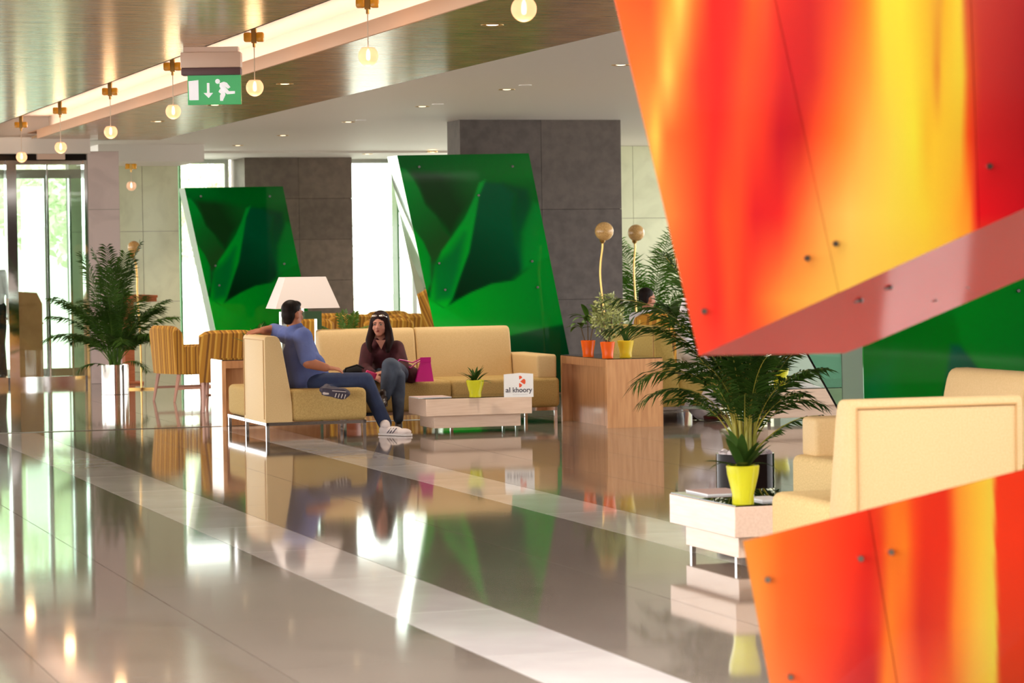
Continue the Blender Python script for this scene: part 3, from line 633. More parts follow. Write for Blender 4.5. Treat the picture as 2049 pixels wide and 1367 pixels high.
# ---------------- flame sculpture
FY = 8.2
ROWS_U = [(-600, [(1080, (238, 88, 40)), (1190, (235, 190, 80)), (1260, (220, 45, 38)), (1380, (225, 50, 40)), (1480, (250, 85, 42)), (1620, (190, 40, 40)), (1740, (240, 120, 45)), (1850, (228, 200, 60)), (2000, (200, 70, 45)), (2400, (160, 40, 40))]),
    (0, [(1228, (238, 92, 40)), (1300, (250, 82, 40)), (1338, (250, 140, 50)), (1360, (238, 192, 82)), (1388, (240, 110, 45)), (1425, (220, 40, 35)), (1470, (225, 45, 40)), (1505, (250, 85, 40)), (1532, (245, 80, 45)), (1556, (212, 50, 40)), (1620, (192, 40, 40)), (1680, (225, 72, 45)), (1730, (245, 122, 40)), (1768, (236, 205, 60)), (1805, (230, 210, 60)), (1850, (225, 180, 50)), (1880, (214, 150, 50)), (1892, (225, 172, 45)), (1920, (226, 202, 60)), (1934, (200, 80, 50)), (1960, (185, 60, 50)), (2049, (165, 40, 40)), (2400, (150, 30, 40))]),
    (150, [(1262, (250, 110, 45)), (1310, (252, 120, 50)), (1336, (245, 195, 85)), (1362, (248, 120, 50)), (1400, (235, 55, 40)), (1440, (225, 40, 38)), (1490, (250, 80, 42)), (1530, (240, 65, 42)), (1570, (200, 36, 40)), (1625, (200, 42, 40)), (1680, (245, 100, 42)), (1735, (245, 150, 55)), (1775, (232, 205, 64)), (1820, (230, 212, 60)), (1862, (228, 180, 48)), (1876, (214, 130, 44)), (1886, (230, 185, 50)), (1925, (226, 198, 56)), (1940, (212, 80, 36)), (1965, (188, 48, 42)), (2049, (162, 34, 36)), (2400, (150, 30, 40))]),
    (270, [(1295, (255, 150, 70)), (1312, (255, 196, 82)), (1332, (250, 110, 50)), (1390, (245, 70, 40)), (1430, (235, 45, 40)), (1480, (255, 76, 45)), (1520, (235, 60, 40)), (1560, (186, 30, 40)), (1600, (190, 36, 36)), (1630, (236, 76, 40)), (1680, (255, 122, 46)), (1730, (242, 172, 72)), (1790, (232, 206, 72)), (1830, (230, 216, 60)), (1855, (230, 180, 46)), (1870, (236, 190, 50)), (1922, (226, 180, 50)), (1938, (226, 70, 26)), (1960, (192, 36, 36)), (2049, (166, 26, 30)), (2400, (150, 26, 30))]),
    (430, [(1335, (255, 134, 62)), (1390, (250, 82, 46)), (1420, (235, 50, 40)), (1450, (255, 80, 40)), (1480, (250, 72, 40)), (1510, (215, 36, 40)), (1560, (226, 42, 40)), (1600, (255, 102, 50)), (1640, (255, 152, 72)), (1700, (245, 196, 92)), (1780, (236, 206, 76)), (1850, (236, 202, 56)), (1900, (240, 180, 50)), (1940, (250, 142, 42)), (1956, (220, 22, 30)), (2049, (190, 20, 30)), (2400, (170, 20, 30))]),
    (600, [(1372, (255, 82, 46)), (1410, (250, 66, 45)), (1432, (240, 46, 40)), (1460, (255, 80, 45)), (1490, (255, 60, 40)), (1530, (255, 112, 50)), (1570, (255, 152, 62)), (1620, (250, 172, 72)), (1700, (245, 192, 82)), (1900, (240, 180, 60)), (2400, (200, 60, 40))]),
    (712, [(1395, (255, 72, 50)), (1450, (255, 66, 50)), (1520, (255, 80, 50)), (1600, (250, 140, 60)), (2400, (200, 60, 40))])]
ROWS_L = [(900, [(1440, (255, 150, 60)), (1560, (255, 110, 36)), (1700, (236, 60, 32)), (1760, (232, 80, 32)), (1790, (245, 122, 35)), (1830, (238, 62, 30)), (1890, (226, 50, 30)), (1915, (250, 150, 50)), (1958, (246, 190, 60)), (1986, (236, 205, 70)), (1991, (240, 60, 30)), (2400, (230, 50, 25))]),
    (1090, [(1488, (255, 150, 60)), (1530, (255, 132, 46)), (1570, (255, 100, 36)), (1640, (250, 80, 36)), (1700, (250, 56, 30)), (1742, (225, 40, 26)), (1762, (226, 60, 30)), (1778, (240, 112, 36)), (1812, (245, 126, 36)), (1832, (240, 70, 30)), (1850, (226, 50, 30)), (1895, (230, 52, 30)), (1920, (250, 150, 50)), (1960, (246, 190, 60)), (1988, (236, 206, 70)), (1993, (240, 60, 30)), (2400, (230, 50, 25))]),
    (1250, [(1516, (255, 150, 70)), (1560, (255, 110, 50)), (1620, (250, 86, 40)), (1680, (246, 66, 40)), (1732, (208, 40, 40)), (1758, (220, 60, 40)), (1780, (245, 126, 40)), (1815, (240, 92, 40)), (1842, (205, 50, 36)), (1890, (220, 62, 36)), (1912, (245, 132, 46)), (1960, (240, 190, 70)), (1993, (226, 206, 70)), (1998, (220, 60, 30)), (2400, (210, 50, 25))]),
    (1367, [(1538, (255, 132, 70)), (1580, (255, 110, 60)), (1650, (240, 76, 50)), (1700, (200, 50, 46)), (1748, (186, 40, 40)), (1772, (245, 126, 40)), (1810, (240, 112, 60)), (1850, (226, 70, 40)), (1900, (226, 96, 40)), (1940, (230, 160, 60)), (1990, (226, 196, 70)), (2002, (200, 60, 30)), (2400, (190, 50, 30))]),
    (1700, [(1590, (250, 120, 60)), (1700, (190, 46, 44)), (1800, (240, 112, 50)), (1900, (226, 96, 40)), (2000, (220, 190, 66)), (2400, (190, 50, 30))])]
def rowcol(rows, x, y):
    ys = [r[0] for r in rows]; cs = []
    for _, st in rows:
        xs = [s[0] for s in st]; cs.append([np.interp(x, xs, [s[1][k] for s in st]) for k in range(3)])
    cs = np.array(cs); return [np.interp(y, ys, cs[:, k]) for k in range(3)]
def flame_pane(root, rows, cor, nx, ny):
    """a printed pane between four corners given along the sculpture's front plane"""
    o = np.array(root.location); P4 = [at(x, y, FY) for x, y in cor]; pts = []; C = []
    for j in range(ny + 1):
        v = j / ny
        for i in range(nx + 1):
            u = i / nx; P = (P4[0] * (1 - u) + P4[1] * u) * (1 - v) + (P4[3] * (1 - u) + P4[2] * u) * v; pts.append(P - o); C.append(rowcol(rows, *pix(P)))
    return colgrid('printed_pane', pts, C, nx, ny, 0.01, np.array([0, 1., 0]), FLAME, root)
def Lx(p, q, y): return p[0] + (q[0] - p[0]) * (y - p[1]) / (q[1] - p[1])
YT = -480
ul0, ul1 = (1228, -8), (1399, 712)
fold = lambda x: 712 + (x - 1399) * (418 - 712) / (2049 - 1399.)
P0 = at(Lx(ul0, ul1, YT), YT, FY)
hs = thing('flame_sculpture', 'big hanging red orange and yellow flame-print faceted panel, upper right', 'art panel', (P0[0], P0[1], 0)); o = np.array(hs.location)
s1t, s1b = (Lx((1552, 0), (1662, 500), YT), YT), (1679, fold(1679)); s2t, s2b = (1925, YT), (1960, fold(1960)); gp_ = 1.0
Rb = (2330, fold(2330)); Rt = (2330, YT)
flame_pane(hs, ROWS_U, [(Lx(ul0, ul1, YT), YT), (s1t[0] - gp_, YT), (s1b[0] - gp_, s1b[1]), ul1], 70, 90)
flame_pane(hs, ROWS_U, [(s1t[0] + gp_, YT), (s2t[0] - gp_, YT), (s2b[0] - gp_, s2b[1]), s1b], 70, 90)
flame_pane(hs, ROWS_U, [(s2t[0] + gp_, YT), Rt, Rb, s2b], 50, 70)
# chin: glossy red sheets slanting down and back from the fold
CY_ = FY + 0.62
Qs = [at(1690, 707, CY_), at(1736, 690, CY_), at(2330, 690 + (2330 - 1736) * (557 - 690) / (2049 - 1736.), CY_)]
f0, f1, f2 = at(*ul1, FY) + np.array([0, .012, 0]), at(1679, fold(1679), FY) + np.array([0, .012, 0]), at(2330, fold(2330), FY) + np.array([0, .012, 0])
fm = at(1960, fold(1960), FY) + np.array([0, .012, 0]); qm = Qs[1] * .25 + Qs[2] * .75; qm = at(1985, 584, CY_)
def chin(poly): 
    n = np.array([0, .25, 1.]); put('chin_pane', MB().prism([p - o for p in poly], n * 0.012).mesh('chin_pane', False), 'core_red', hs)
chin([f0, Qs[0], f1]); chin([f1, Qs[0], Qs[1], qm, fm]); chin([fm, qm, Qs[2], f2])
bk = [at(Lx(ul0, ul1, YT) + 120, YT, CY_), at(2330, YT, CY_)]
core = MB().add([p - o for p in [P0 + np.array([.02, .014, 0]), f0, f1, f2, at(2330, YT, FY) + np.array([0, .014, 0])] + [bk[0], Qs[0] + np.array([0, 0, .014]), Qs[1] + np.array([0, 0, .014]), Qs[2] + np.array([0, 0, .014]), bk[1]]],
    [(0, 1, 2, 3, 4), (5, 9, 8, 7, 6), (0, 5, 6, 1), (3, 8, 9, 4), (0, 4, 9, 5)])
put('core', core.mesh('core', False), 'core_red', hs)
for x, y in [(1409, 623), (1615, 517), (1672, 488), (1980, 333)]: bolt(hs, at(x, y, FY - .012), .42, flame_bolt)
def onchin(x, y):
    n = np.cross(np.array(Qs[0]) - np.array(f1), np.array(fm) - np.array(f1)); d = ray(x, y); oo = np.array([0, 0, EYE]); return oo + d * (((f1 - oo) @ n) / (d @ n))
for x, y in [(1717, 601), (1776, 575), (1865, 599), (1930, 572)]:
    P = onchin(x, y); b_ = put('bolt', bolt_me, None, hs, P - o); b_.scale = (.6, .6, .6)
put('hanger', MB().tube([np.array([.9, .3, float(P0[2]) - .05]), np.array([.9, .3, ZC + .6])], .02, 8), 'steel', hs)
# lower standing part
ll0, ll1 = (1487, 1084), (1540, 1367); YB = 1530
tp = lambda x: 1084 + (x - 1487) * (940 - 1084) / (2049 - 1487.)
P0 = at(1487, 1084, FY)
ls = thing('flame_plinth', 'standing orange red and yellow flame-print panel, lower right corner', 'art panel', (P0[0], P0[1], 0)); o = np.array(ls.location)
t1, b1 = (1738, tp(1738)), (1822, YB)
bl = (Lx(ll0, ll1, YB), YB)
flame_pane(ls, ROWS_L, [ll0, (t1[0] - .9, t1[1]), (b1[0] - .9, YB), bl], 50, 60)
flame_pane(ls, ROWS_L, [(t1[0] + .9, t1[1]), (2330, tp(2330)), (2330, YB), (b1[0] + .9, YB)], 90, 60)
e = np.array([0, .014, 0]); q = [at(*ll0, FY) + e, at(2330, tp(2330), FY) + e, at(2330, YB, FY) + e, at(*bl, FY) + e]; bq = [q[0] + np.array([.25, .6, -.25]), q[1] + np.array([0, .6, -.3]), q[2] + np.array([0, .6, 0]), q[3] + np.array([.15, .6, 0])]
for p in (q[2], q[3], bq[2], bq[3]): p[2] = max(p[2], 0.004)
put('core', MB().add([p - o for p in q + bq], [(0, 1, 2, 3), (4, 7, 6, 5), (0, 4, 5, 1), (3, 2, 6, 7), (0, 3, 7, 4), (1, 5, 6, 2)]).mesh('core', False), 'core_red', ls)
for x, y in [(1536, 1160), (1722, 1118), (1783, 1105), (1582, 1355)]: bolt(ls, at(x, y, FY - .012), .42, flame_bolt)
# ---------------- clear leaning glass sheets on the far right
gA = 21.5
gl = thing('glass_screen', 'clear leaning parallelogram glass screen before the sage wall, left of the right green panel', 'glass screen', onA(1670, 830, gA) * np.array([1, 1, 0])); o = np.array(gl.location)
q = [onA(1585, 655, gA), onA(1655, 655, gA), onA(1762, 845, gA), onA(1676, 845, gA)]; k = [onA(1676 + (1585 - 1676) * -0.27, 896, gA), onA(1762 + 27, 896, gA)]
for p in k: p[2] = .01
q[2], q[3] = k[1], k[0]
put('pane', MB().prism([p - o for p in q], D1 * .012).mesh('pane', False), 'leaning_glass', gl)
def edge(p, r_, w=.012): put('edge_strip', MB().prism([p - o, r_ - o, r_ - o + D2 * w, p - o + D2 * w], D1 * .02).mesh('edge_strip', False), 'dark_metal', gl)
edge(q[0], q[3]); m_ = q[1] + (q[2] - q[1]) * .45; edge(m_, q[2], .02)
put('foot', MB().prism([q[3] - o, q[2] - o, q[2] - o + np.array([0, 0, .03]), q[3] - o + np.array([0, 0, .03])], D1 * .05).mesh('foot', False), 'steel', gl)
# ================================================================ FURNITURE (local x runs along D2, y along D1)
def bevprism(prof, y0, y1, r=0.012, seg=2):       # xz profile extruded along y with softened end edges
    bm = bmesh.new(); f = bm.faces.new([bm.verts.new((x, y0, z)) for x, z in prof])
    ex = bmesh.ops.extrude_face_region(bm, geom=[f]); bmesh.ops.translate(bm, vec=(0, y1 - y0, 0), verts=[v for v in ex['geom'] if isinstance(v, bmesh.types.BMVert)])
    bmesh.ops.recalc_face_normals(bm, faces=bm.faces[:])
    es = [e for e in bm.edges if abs(e.verts[0].co.y - e.verts[1].co.y) < 1e-5]
    bmesh.ops.bevel(bm, geom=es, offset=r, segments=seg, affect='EDGES', profile=.5)
    return MB().frombm(bm)
PROF = [(0, .14), (0, .845), (.008, .862), (.022, .87), (.09, .87), (.112, .862), (.128, .845), (.142, .81), (.158, .74), (.176, .64), (.196, .53), (.216, .42), (.23, .30), (.235, .14)]
def mirx(mb): mb.v = [(-x, y, z) for x, y, z in mb.v]; return mb
def legs(root, pts, h=.125, s=.013):
    me = MB().box((-s, -s, 0), (s, s, h)).mesh('leg', False); me.materials.append(MT['chrome'])
    for x, y in pts: put('leg', me, None, root, (x, y, 0))
def seatmesh(x0, x1, y0, y1, z0=.145, z1=.415, dome=.02):
    bm = bmesh.new(); bmesh.ops.create_grid(bm, x_segments=10, y_segments=10, size=.5); bm.free()
    mb = MB().rbox((x0, y0, z0), (x1, y1, z1), .045, 4); return mb
def lounge_unit(label, loc, rotz, seatm='sofa_seat', extra=True, bodym='sofa', L=.83):
    t = thing('lounge_sofa', label, 'sofa', loc, rotz)
    bk = put('backrest', bevprism(PROF, 0, L), bodym, t)
    pp = [(-.003, .035, .17), (-.003, .035, .835), (-.003, L - .035, .835), (-.003, L - .035, .17)]
    put('piping', MB().tube(pp, .0055, 6), 'piping', bk)
    put('seat', seatmesh(.225, .885, .003, L - .003), seatm, t)
    fr = MB().box((.005, .005, .115), (.875, .03, .142)).box((.005, L - .03, .115), (.875, L - .005, .142)).box((.005, .005, .115), (.03, L - .005, .142)).box((.85, .005, .115), (.875, L - .005, .142))
    put('frame_rail', fr, 'chrome', t)
    pts = [(.02, .02), (.86, .02), (.02, L - .02), (.86, L - .02)]
    if extra:
        y0, y1 = L + .02, L + .72
        put('seat', seatmesh(.01, .885, y0, y1, .145, .41), seatm, t)
        put('frame_rail', MB().box((.005, y0 + .01, .115), (.875, y0 + .03, .142)).box((.005, y1 - .03, .115), (.875, y1 - .01, .142)).box((.005, y0, .115), (.03, y1 - .01, .142)).box((.85, y0, .115), (.875, y1 - .01, .142)), 'chrome', t)
        pts += [(.02, y1 - .03), (.86, y1 - .03), (.86, y0 + .03)]
    legs(t, pts); return t
S1 = lounge_unit('cream backed chaise sofa with olive gold seat the man in blue sits on', W(22.98, 5.22), ROT)
SA = lounge_unit('large cream sofa turned back-on, piped square back, beside the red panel', W(10.93, 5.86), ROT + math.pi / 2, 'sofa_light_seat', False)
def long_sofa(label, loc, rotz, L=2.04, mirror=False, seatm='sofa_seat', bodym='sofa', n=2):
    t = thing('long_sofa', label, 'sofa', loc, rotz); X = mirx if mirror else (lambda m: m)
    prof = [(.97 - x, z) for x, z in PROF]
    def backmb(x0, x1):
        m = bevprism(prof, x0, x1, .03, 3); m.v = [(y, x, z) for x, y, z in m.v]; return m
    xe = L - .2; d = xe / n
    for i in range(n): put('back_cushion', X(backmb(i * d + .002, (i + 1) * d - .002)), bodym, t)
    put('armrest', X(MB().rbox((xe, .06, .40), (L - .01, .96, .62), .025, 3)), bodym, t)
    ds = L / n
    for i in range(n): put('seat', X(MB().rbox((i * ds + .002, 0, .145), ((i + 1) * ds - .002, .78, .415), .04, 4)), seatm, t)
    put('frame_rail', X(MB().box((.02, .03, .115), (L - .02, .055, .145)).box((.02, .9, .115), (L - .02, .925, .145)).box((.02, .03, .115), (.045, .92, .145)).box((L - .045, .03, .115), (L - .02, .92, .145))), 'chrome', t)
    s = -1 if mirror else 1
    legs(t, [(s * x, y) for x in (.035, L / 2, L - .035) for y in (.045, .91)]); return t
S2 = long_sofa('long cream sofa with olive gold seat the woman sits on, before the tall green panel', W(23.95, 6.13), ROT)
SB = long_sofa('cream sofa half hidden behind the large back-on sofa, before the right green panel', W(11.95, 6.07), ROT - math.pi / 2, 2.0, True, 'sofa_light_seat')
SCo = lounge_unit('olive green sofa beside the oak console, person in white robe sitting on it', W(23.45, 8.9), ROT, 'olive_sofa', False, 'olive_sofa', 1.3)
# --- coffee tables: stacked pale blocks, dark glass top, chrome feet
def coffee_table(label, loc, w, d, rotz=ROT, wm='pale_wood'):
    t = thing('coffee_table', label, 'table', loc, rotz, 'pale block coffee tables')
    put('upper_block', MB().rbox((0, 0, .157), (w, d, .304), .003, 1), wm, t)
    put('lower_block', MB().rbox((w * .09, d * .1, .05), (w * .91, d * .9, .157), .003, 1), wm, t)
    put('glass_top', MB().box((.006, .006, .304), (w - .006, d - .006, .31)), 'dark_glass', t)
    lg = MB().box((-.011, -.011, 0), (.011, .011, .05)).mesh('foot', False); lg.materials.append(MT['chrome'])
    for x in (.12, .88):
        for y in (.16, .84): put('foot', lg, None, t, (w * x, d * y, 0))
    return t
CT1 = coffee_table('pale wood block coffee table with white emblem sign on it', W(22.9, 6.6), .95, .55)
CT2 = coffee_table('near pale wood block coffee table beside the big palm, yellow pot on its corner', W(12.27, 5.05), .58, .86, ROT, 'pale_wood_y')
CT3 = coffee_table('far pale wood block coffee table seen behind the palm, white napkin on top', W(22.72, 9.62), .85, .55)
# --- consoles
def console(label, loc, rotz, dx, dy, long_x=True):
    t = thing('console_table', label, 'table', loc, rotz); H_ = .6; e = .035
    if long_x:
        put('end_panel', MB().box((0, 0, 0), (e, dy, H_ - .0)), 'oak', t); put('end_panel', MB().box((dx - e, 0, 0), (dx, dy, H_)), 'oak', t)
        put('top', MB().box((e, 0, H_ - .07), (dx - e, dy, H_)), 'oak_x', t)
        put('side_panel', MB().box((e, .12, .0), (dx - e, .15, H_ - .07)), 'oak', t); put('side_panel', MB().box((e, dy - .15, 0), (dx - e, dy - .12, H_ - .07)), 'oak', t)
    else:
        put('end_panel', MB().box((0, 0, 0), (dx, e, H_)), 'oak', t); put('end_panel', MB().box((0, dy - e, 0), (dx, dy, H_)), 'oak', t)
        put('top', MB().box((0, e, H_ - .07), (dx, dy - e, H_)), 'oak_x', t)
        put('side_panel', MB().box((.1, e, 0), (.13, dy - e, H_ - .07)), 'oak', t); put('side_panel', MB().box((dx - .13, e, 0), (dx - .1, dy - e, H_ - .07)), 'oak', t)
    put('glass_top', MB().box((.004, .004, H_), (dx - .004, dy - .004, H_ + .007)), 'dark_glass', t)
    return t
CO2 = console('oak console table with three potted plants before the dark pier', W(22.98, 8.27), ROT, .52, 1.25, False)
CO1 = console('oak console table behind the sofas carrying the big table lamp', W(25.0, 5.28), ROT, 1.0, .5, True)
# --- striped armchairs (front is -y)
def armchair(label, x, y, rotz, sm='stripe', grp='mustard striped armchairs', sc=1.0):
    t = thing('striped_armchair', label, 'chair', (x, y, 0), rotz, grp); t.scale = (sc,) * 3
    N = 10; R_ = []
    bk = bmesh.new(); vs = []                      # gently curved, raked back
    for k in range(N + 1):
        u = -1 + 2 * k / N; xx = .29 * u; bow = .05 * (1 - u * u)
        top = .82 - .05 * abs(u) ** 6
        vs.append([(xx, .17 + bow, .30), (xx, .22 + bow, top - .03), (xx, .245 + bow, top), (xx, .31 + bow, top), (xx, .335 + bow, top - .03), (xx, .29 + bow, .30)])
    m = MB(); fl = [p for r in vs for p in r]; fs = []
    for k in range(N):
        for j in range(6): fs.append((k * 6 + j, (k + 1) * 6 + j, (k + 1) * 6 + (j + 1) % 6, k * 6 + (j + 1) % 6))
    fs += [tuple(range(6)), tuple(N * 6 + j for j in range(6))[::-1]]; m.add(fl, fs); bk.free()
    put('backrest', m, sm, t)
    for s in (-1, 1): put('armrest', MB().rbox((min(s * .22, s * .30), -.3, .29), (max(s * .22, s * .30), .2, .6), .025, 2), sm, t)
    put('seat', MB().rbox((-.22, -.3, .29), (.22, .2, .45), .03, 2), sm, t)
    for sx in (-1, 1):
        for y0, y1 in ((-.26, -.27), (.25, .31)):
            put('leg', MB().tube([(sx * .25, y0, .30), (sx * .255, y1, 0)], [.024, .015], 4), 'leg_wood', t)
    put('stretcher', MB().box((-.25, -.275, .135), (.25, -.25, .16)).box((-.265, -.26, .13), (-.24, .28, .155)).box((.24, -.26, .13), (.265, .28, .155)), 'leg_wood', t)
    return t
def gp(px, py): P = G(px, py); return float(P[0]), float(P[1])
x, y = gp(380, 801); armchair('mustard striped armchair side-on, standing leftmost of the seats', x, y, ROT + math.radians(105))
x, y = gp(462, 822); armchair('mustard striped armchair seen from behind, between the side-on armchair and the chaise sofa', x, y, ROT + math.radians(165))
CH = []
for px, py, rz, lab in [(668, 752, 175, 'striped armchair far back, below the right edge of the lamp shade'), (772, 744, 190, 'striped armchair far back, behind the woman and left of its neighbour'), (818, 756, 185, 'striped armchair far back, at the mirrored side of the tall green panel'),
                        (632, 775, 170, 'striped armchair behind the table lamp'), (705, 758, 185, 'striped armchair behind the small fern'), (782, 775, 180, 'striped armchair back directly behind the woman\'s head'), (842, 762, 178, 'striped armchair right behind the woman, partly behind the panel')]:
    x, y = gp(px, py); CH.append(armchair(lab, x, y, math.radians(rz), 'stripe_bg'))
P = at(1300, 625, 30.0); armchair('striped armchair the man with dark hair sits in, right of the dark pier', P[0], P[1], math.radians(205), 'stripe_bg', sc=1.1)
# --- table lamp with square shade
P = at(606, 640, 25.58); a_, b_ = ab(P)
tl = thing('table_lamp', 'big table lamp with white tapered square shade on the oak console', 'lamp', W(a_, b_, .607), ROT)
def frustum(w0, d0, w1, d1, z0, z1, th=.006):
    m = MB()
    for (wa, da, wb, db_) in ((w0, d0, w1, d1), (w0 - th, d0 - th, w1 - th, d1 - th)):
        m.add([(-wa / 2, -da / 2, z0), (wa / 2, -da / 2, z0), (wa / 2, da / 2, z0), (-wa / 2, da / 2, z0), (-wb / 2, -db_ / 2, z1), (wb / 2, -db_ / 2, z1), (wb / 2, db_ / 2, z1), (-wb / 2, db_ / 2, z1)],
              [(0, 1, 5, 4), (1, 2, 6, 5), (2, 3, 7, 6), (3, 0, 4, 7)])
    o = 8
    for k in range(4):
        k2 = (k + 1) % 4; m.f += [(k, k2, o + k2, o + k), (4 + k, 4 + k2, o + 4 + k2, o + 4 + k)]
    return m
put('shade', frustum(.60, .40, .38, .26, .46, .745).mesh('shade', False), 'shade', tl)
put('stem', MB().tube([(0, 0, .42), (0, 0, .7)], .012, 10).tube([(-.19, 0, .735), (.19, 0, .735)], .004, 6), 'chrome', tl)
put('body', MB().box((-.21, -.05, .02), (-.165, .05, .43)).box((.12, -.05, .02), (.165, .05, .43)).box((-.165, -.05, .36), (.12, .05, .43)), 'mirror', tl)
put('base', MB().rbox((-.23, -.09, 0), (.19, .09, .02), .004, 1), 'chrome', tl)
# --- brass globe floor lamps with cross foot
def floor_lamp(label, gx, gy, Y, bend, Rg=.1, refl=None):
    P = at(gx, gy, Y); Zg = float(P[2]); t = thing('globe_floor_lamp', label, 'floor lamp', (P[0], P[1], 0), 0, 'brass globe floor lamps')
    pts = [(bend[0], 0, 0.02), (bend[0], 0, .35), (bend[0] * .8 + bend[1] * .2, 0, .7), (bend[1], 0, Zg - .55), (bend[1], 0, Zg - .35), (bend[1] * .5, 0, Zg - .18), (-.02, 0, Zg - .1)]
    sm = []                                        # smooth the stem
    for i in range(len(pts) - 1):
        p0, p1, p2, p3 = [Vector(pts[max(0, min(len(pts) - 1, i + k))]) for k in (-1, 0, 1, 2)]
        for q in range(6):
            u = q / 6; sm.append(0.5 * ((2 * p1) + (p2 - p0) * u + (2 * p0 - 5 * p1 + 4 * p2 - p3) * u * u + (3 * p1 - p0 - 3 * p2 + p3) * u ** 3))
    sm.append(Vector(pts[-1]))
    put('stem', MB().tube(sm, .011, 8), 'brass', t)
    put('socket', MB().lathe([(.012, -.03), (.03, -.01), (.034, .03), (.026, .035)], 14, (-.02, 0, Zg - .1)), 'brass', t)
    gl = put('globe', MB().lathe([(Rg * .28, -Rg * .96)] + [(Rg * math.sin(math.pi * q / 20), -Rg * math.cos(math.pi * q / 20)) for q in range(3, 20)] + [(.001, Rg)], 24, cap=False), 'globe_off', t, (0, 0, Zg))
    put('bulb', MB().lathe([(.01, -.06), (.014, -.03), (.02, 0), (.015, .03), (.002, .045)], 12), 'bulb_off', gl)
    put('foot', MB().box((bend[0] - .15, -.012, 0), (bend[0] + .15, .012, .02)).box((bend[0] - .012, -.15, 0), (bend[0] + .012, .15, .02)), 'brass', t)
floor_lamp('brass globe floor lamp with curved stem before the dark stone pier', 1209, 463, 29.9, (.02, -.045))
floor_lamp('brass globe floor lamp right of the dark stone pier, among palm fronds', 1273, 466, 33.5, (.0, -.03), .1)
floor_lamp('brass globe floor lamp before the pale green marble wall, behind the palm', 268, 495, 33.2, (.06, .03), .075)
# --- wooden lecterns near the entrance
P = G(258, 768); t = thing('lectern', 'orange wood lectern standing behind the palm by the marble wall', 'lectern', (P[0], P[1], 0), ROT)
put('column', MB().box((-.06, -.1, .02), (.06, .1, 1.02)), 'orange_wood', t); put('base', MB().rbox((-.16, -.16, 0), (.16, .16, .03), .005, 1), 'orange_wood', t)
put('desk', MB().prism([(-.12, -.2, 1.02), (.33, -.2, 1.02), (.33, -.2, 1.10), (-.12, -.2, 1.12)], (0, .4, 0)), 'orange_wood', t); put('ledge', MB().box((-.14, -.22, 1.07), (.34, -.2, 1.1)), 'orange_wood', t)
P = onA(52, 745, 36.9); t = thing('lectern', 'brown wooden stand seen through the left entrance door', 'lectern', (P[0], P[1], 0), ROT)
put('column', MB().box((-.2, -.2, .03), (.2, .2, .98)), 'cardboard', t); put('base', MB().rbox((-.24, -.24, 0), (.24, .24, .03), .005, 1), 'cardboard', t)
put('desk', MB().prism([(-.2, -.22, .98), (.2, -.22, .98), (.13, -.22, 1.13), (-.13, -.22, 1.15)], (0, .44, 0)), 'cardboard', t); put('shelf', MB().box((-.21, -.21, .72), (.21, -.2, .74)), 'cardboard', t)
# --- small things on the tables
P = G(1038, 795, .31); sg = thing('table_sign', 'white table sign with orange emblem and dark lettering on coffee table', 'sign', (P[0], P[1] + .02, .31), math.radians(1))
w_, h_ = .252, .198
put('card', MB().prism([(-w_ / 2, 0, 0), (w_ / 2, 0, 0), (w_ / 2, 0, h_), (0.01, 0, h_ + .008), (-w_ / 2, 0, h_ - .003)], (0, .012, 0)).mesh('card', False), 'white_card', sg)
put('easel', MB().box((-.03, .012, 0), (.03, .05, .004)).box((-.03, .012, 0), (.03, .016, .12)), 'white_card', sg)
def word(txt, x0, x1):                             # one word of the sign, fitted between two edges of the card
    cu_ = bpy.data.curves.new('lettering', 'FONT'); cu_.body = txt; cu_.size = .063; cu_.extrude = .0006; cu_.offset = .0009
    to = bpy.data.objects.new('lettering', cu_); COL.objects.link(to); bpy.context.view_layer.update()
    me = bpy.data.meshes.new_from_object(to.evaluated_get(bpy.context.evaluated_depsgraph_get())); bpy.data.objects.remove(to); me.name = 'lettering'
    xs = [v.co.x for v in me.vertices]; fac = (x1 - x0) / (max(xs) - min(xs)); m0 = min(xs)
    for v in me.vertices: v.co.x = (v.co.x - m0) * fac; v.co.y *= .95
    me.materials.clear(); me.materials.append(MT['ink']); o = put('lettering', me, None, sg, (x0, -.0012, .042)); o.rotation_euler = (math.pi / 2, 0, 0)
word('al', -.111, -.072); word('khoory', -.05, .116)
def fan(cx, cz, r, a0, a1, n=8): return [(cx, -.0012, cz)] + [(cx + r * math.cos(a0 + (a1 - a0) * k / n), -.0012, cz + r * math.sin(a0 + (a1 - a0) * k / n)) for k in range(n + 1)]
em = MB(); sx = lambda px: (px - 435) / 880 * w_ - w_ / 2; sz = lambda py: (1105 - py) / 700 * h_
for poly in ([(888, 465), (940, 460), (972, 490), (988, 520), (900, 575)], [(925, 635), (1015, 560), (1055, 560), (1082, 600), (1082, 670), (1062, 715), (1030, 712)], [(892, 690), (905, 680), (985, 735), (960, 785), (930, 810), (892, 812)]):
    em.prism([(sx(a), -.0012, sz(b)) for a, b in poly], (0, .0012, 0))
put('emblem', em, 'emblem', sg)
li = MB()
for k in range(9): li.box((sx(700 + k * 50), -.001, sz(1036)), (sx(734 + k * 50), 0, sz(1022)))
put('small_print', li, 'pale_ink', sg)
def magazine(label, px, py, z, w, d, rz, m='paper', grp=None):
    P = G(px, py, z); t = thing('magazine', label, 'magazine', (P[0], P[1], z), rz, grp)
    put('cover', MB().box((-w / 2, -d / 2, .007), (w / 2, d / 2, .009)), m, t); put('pages', MB().box((-w / 2 + .003, -d / 2 + .003, 0), (w / 2 - .003, d / 2 - .003, .007)), 'white_card', t)
magazine('pinkish magazine lying on the left corner of the coffee table', 861, 795.5, .3105, .3, .3, ROT)
magazine('pinkish grey magazine lying on the near table behind the yellow pot', 1434, 986, .3105, .22, .3, ROT)
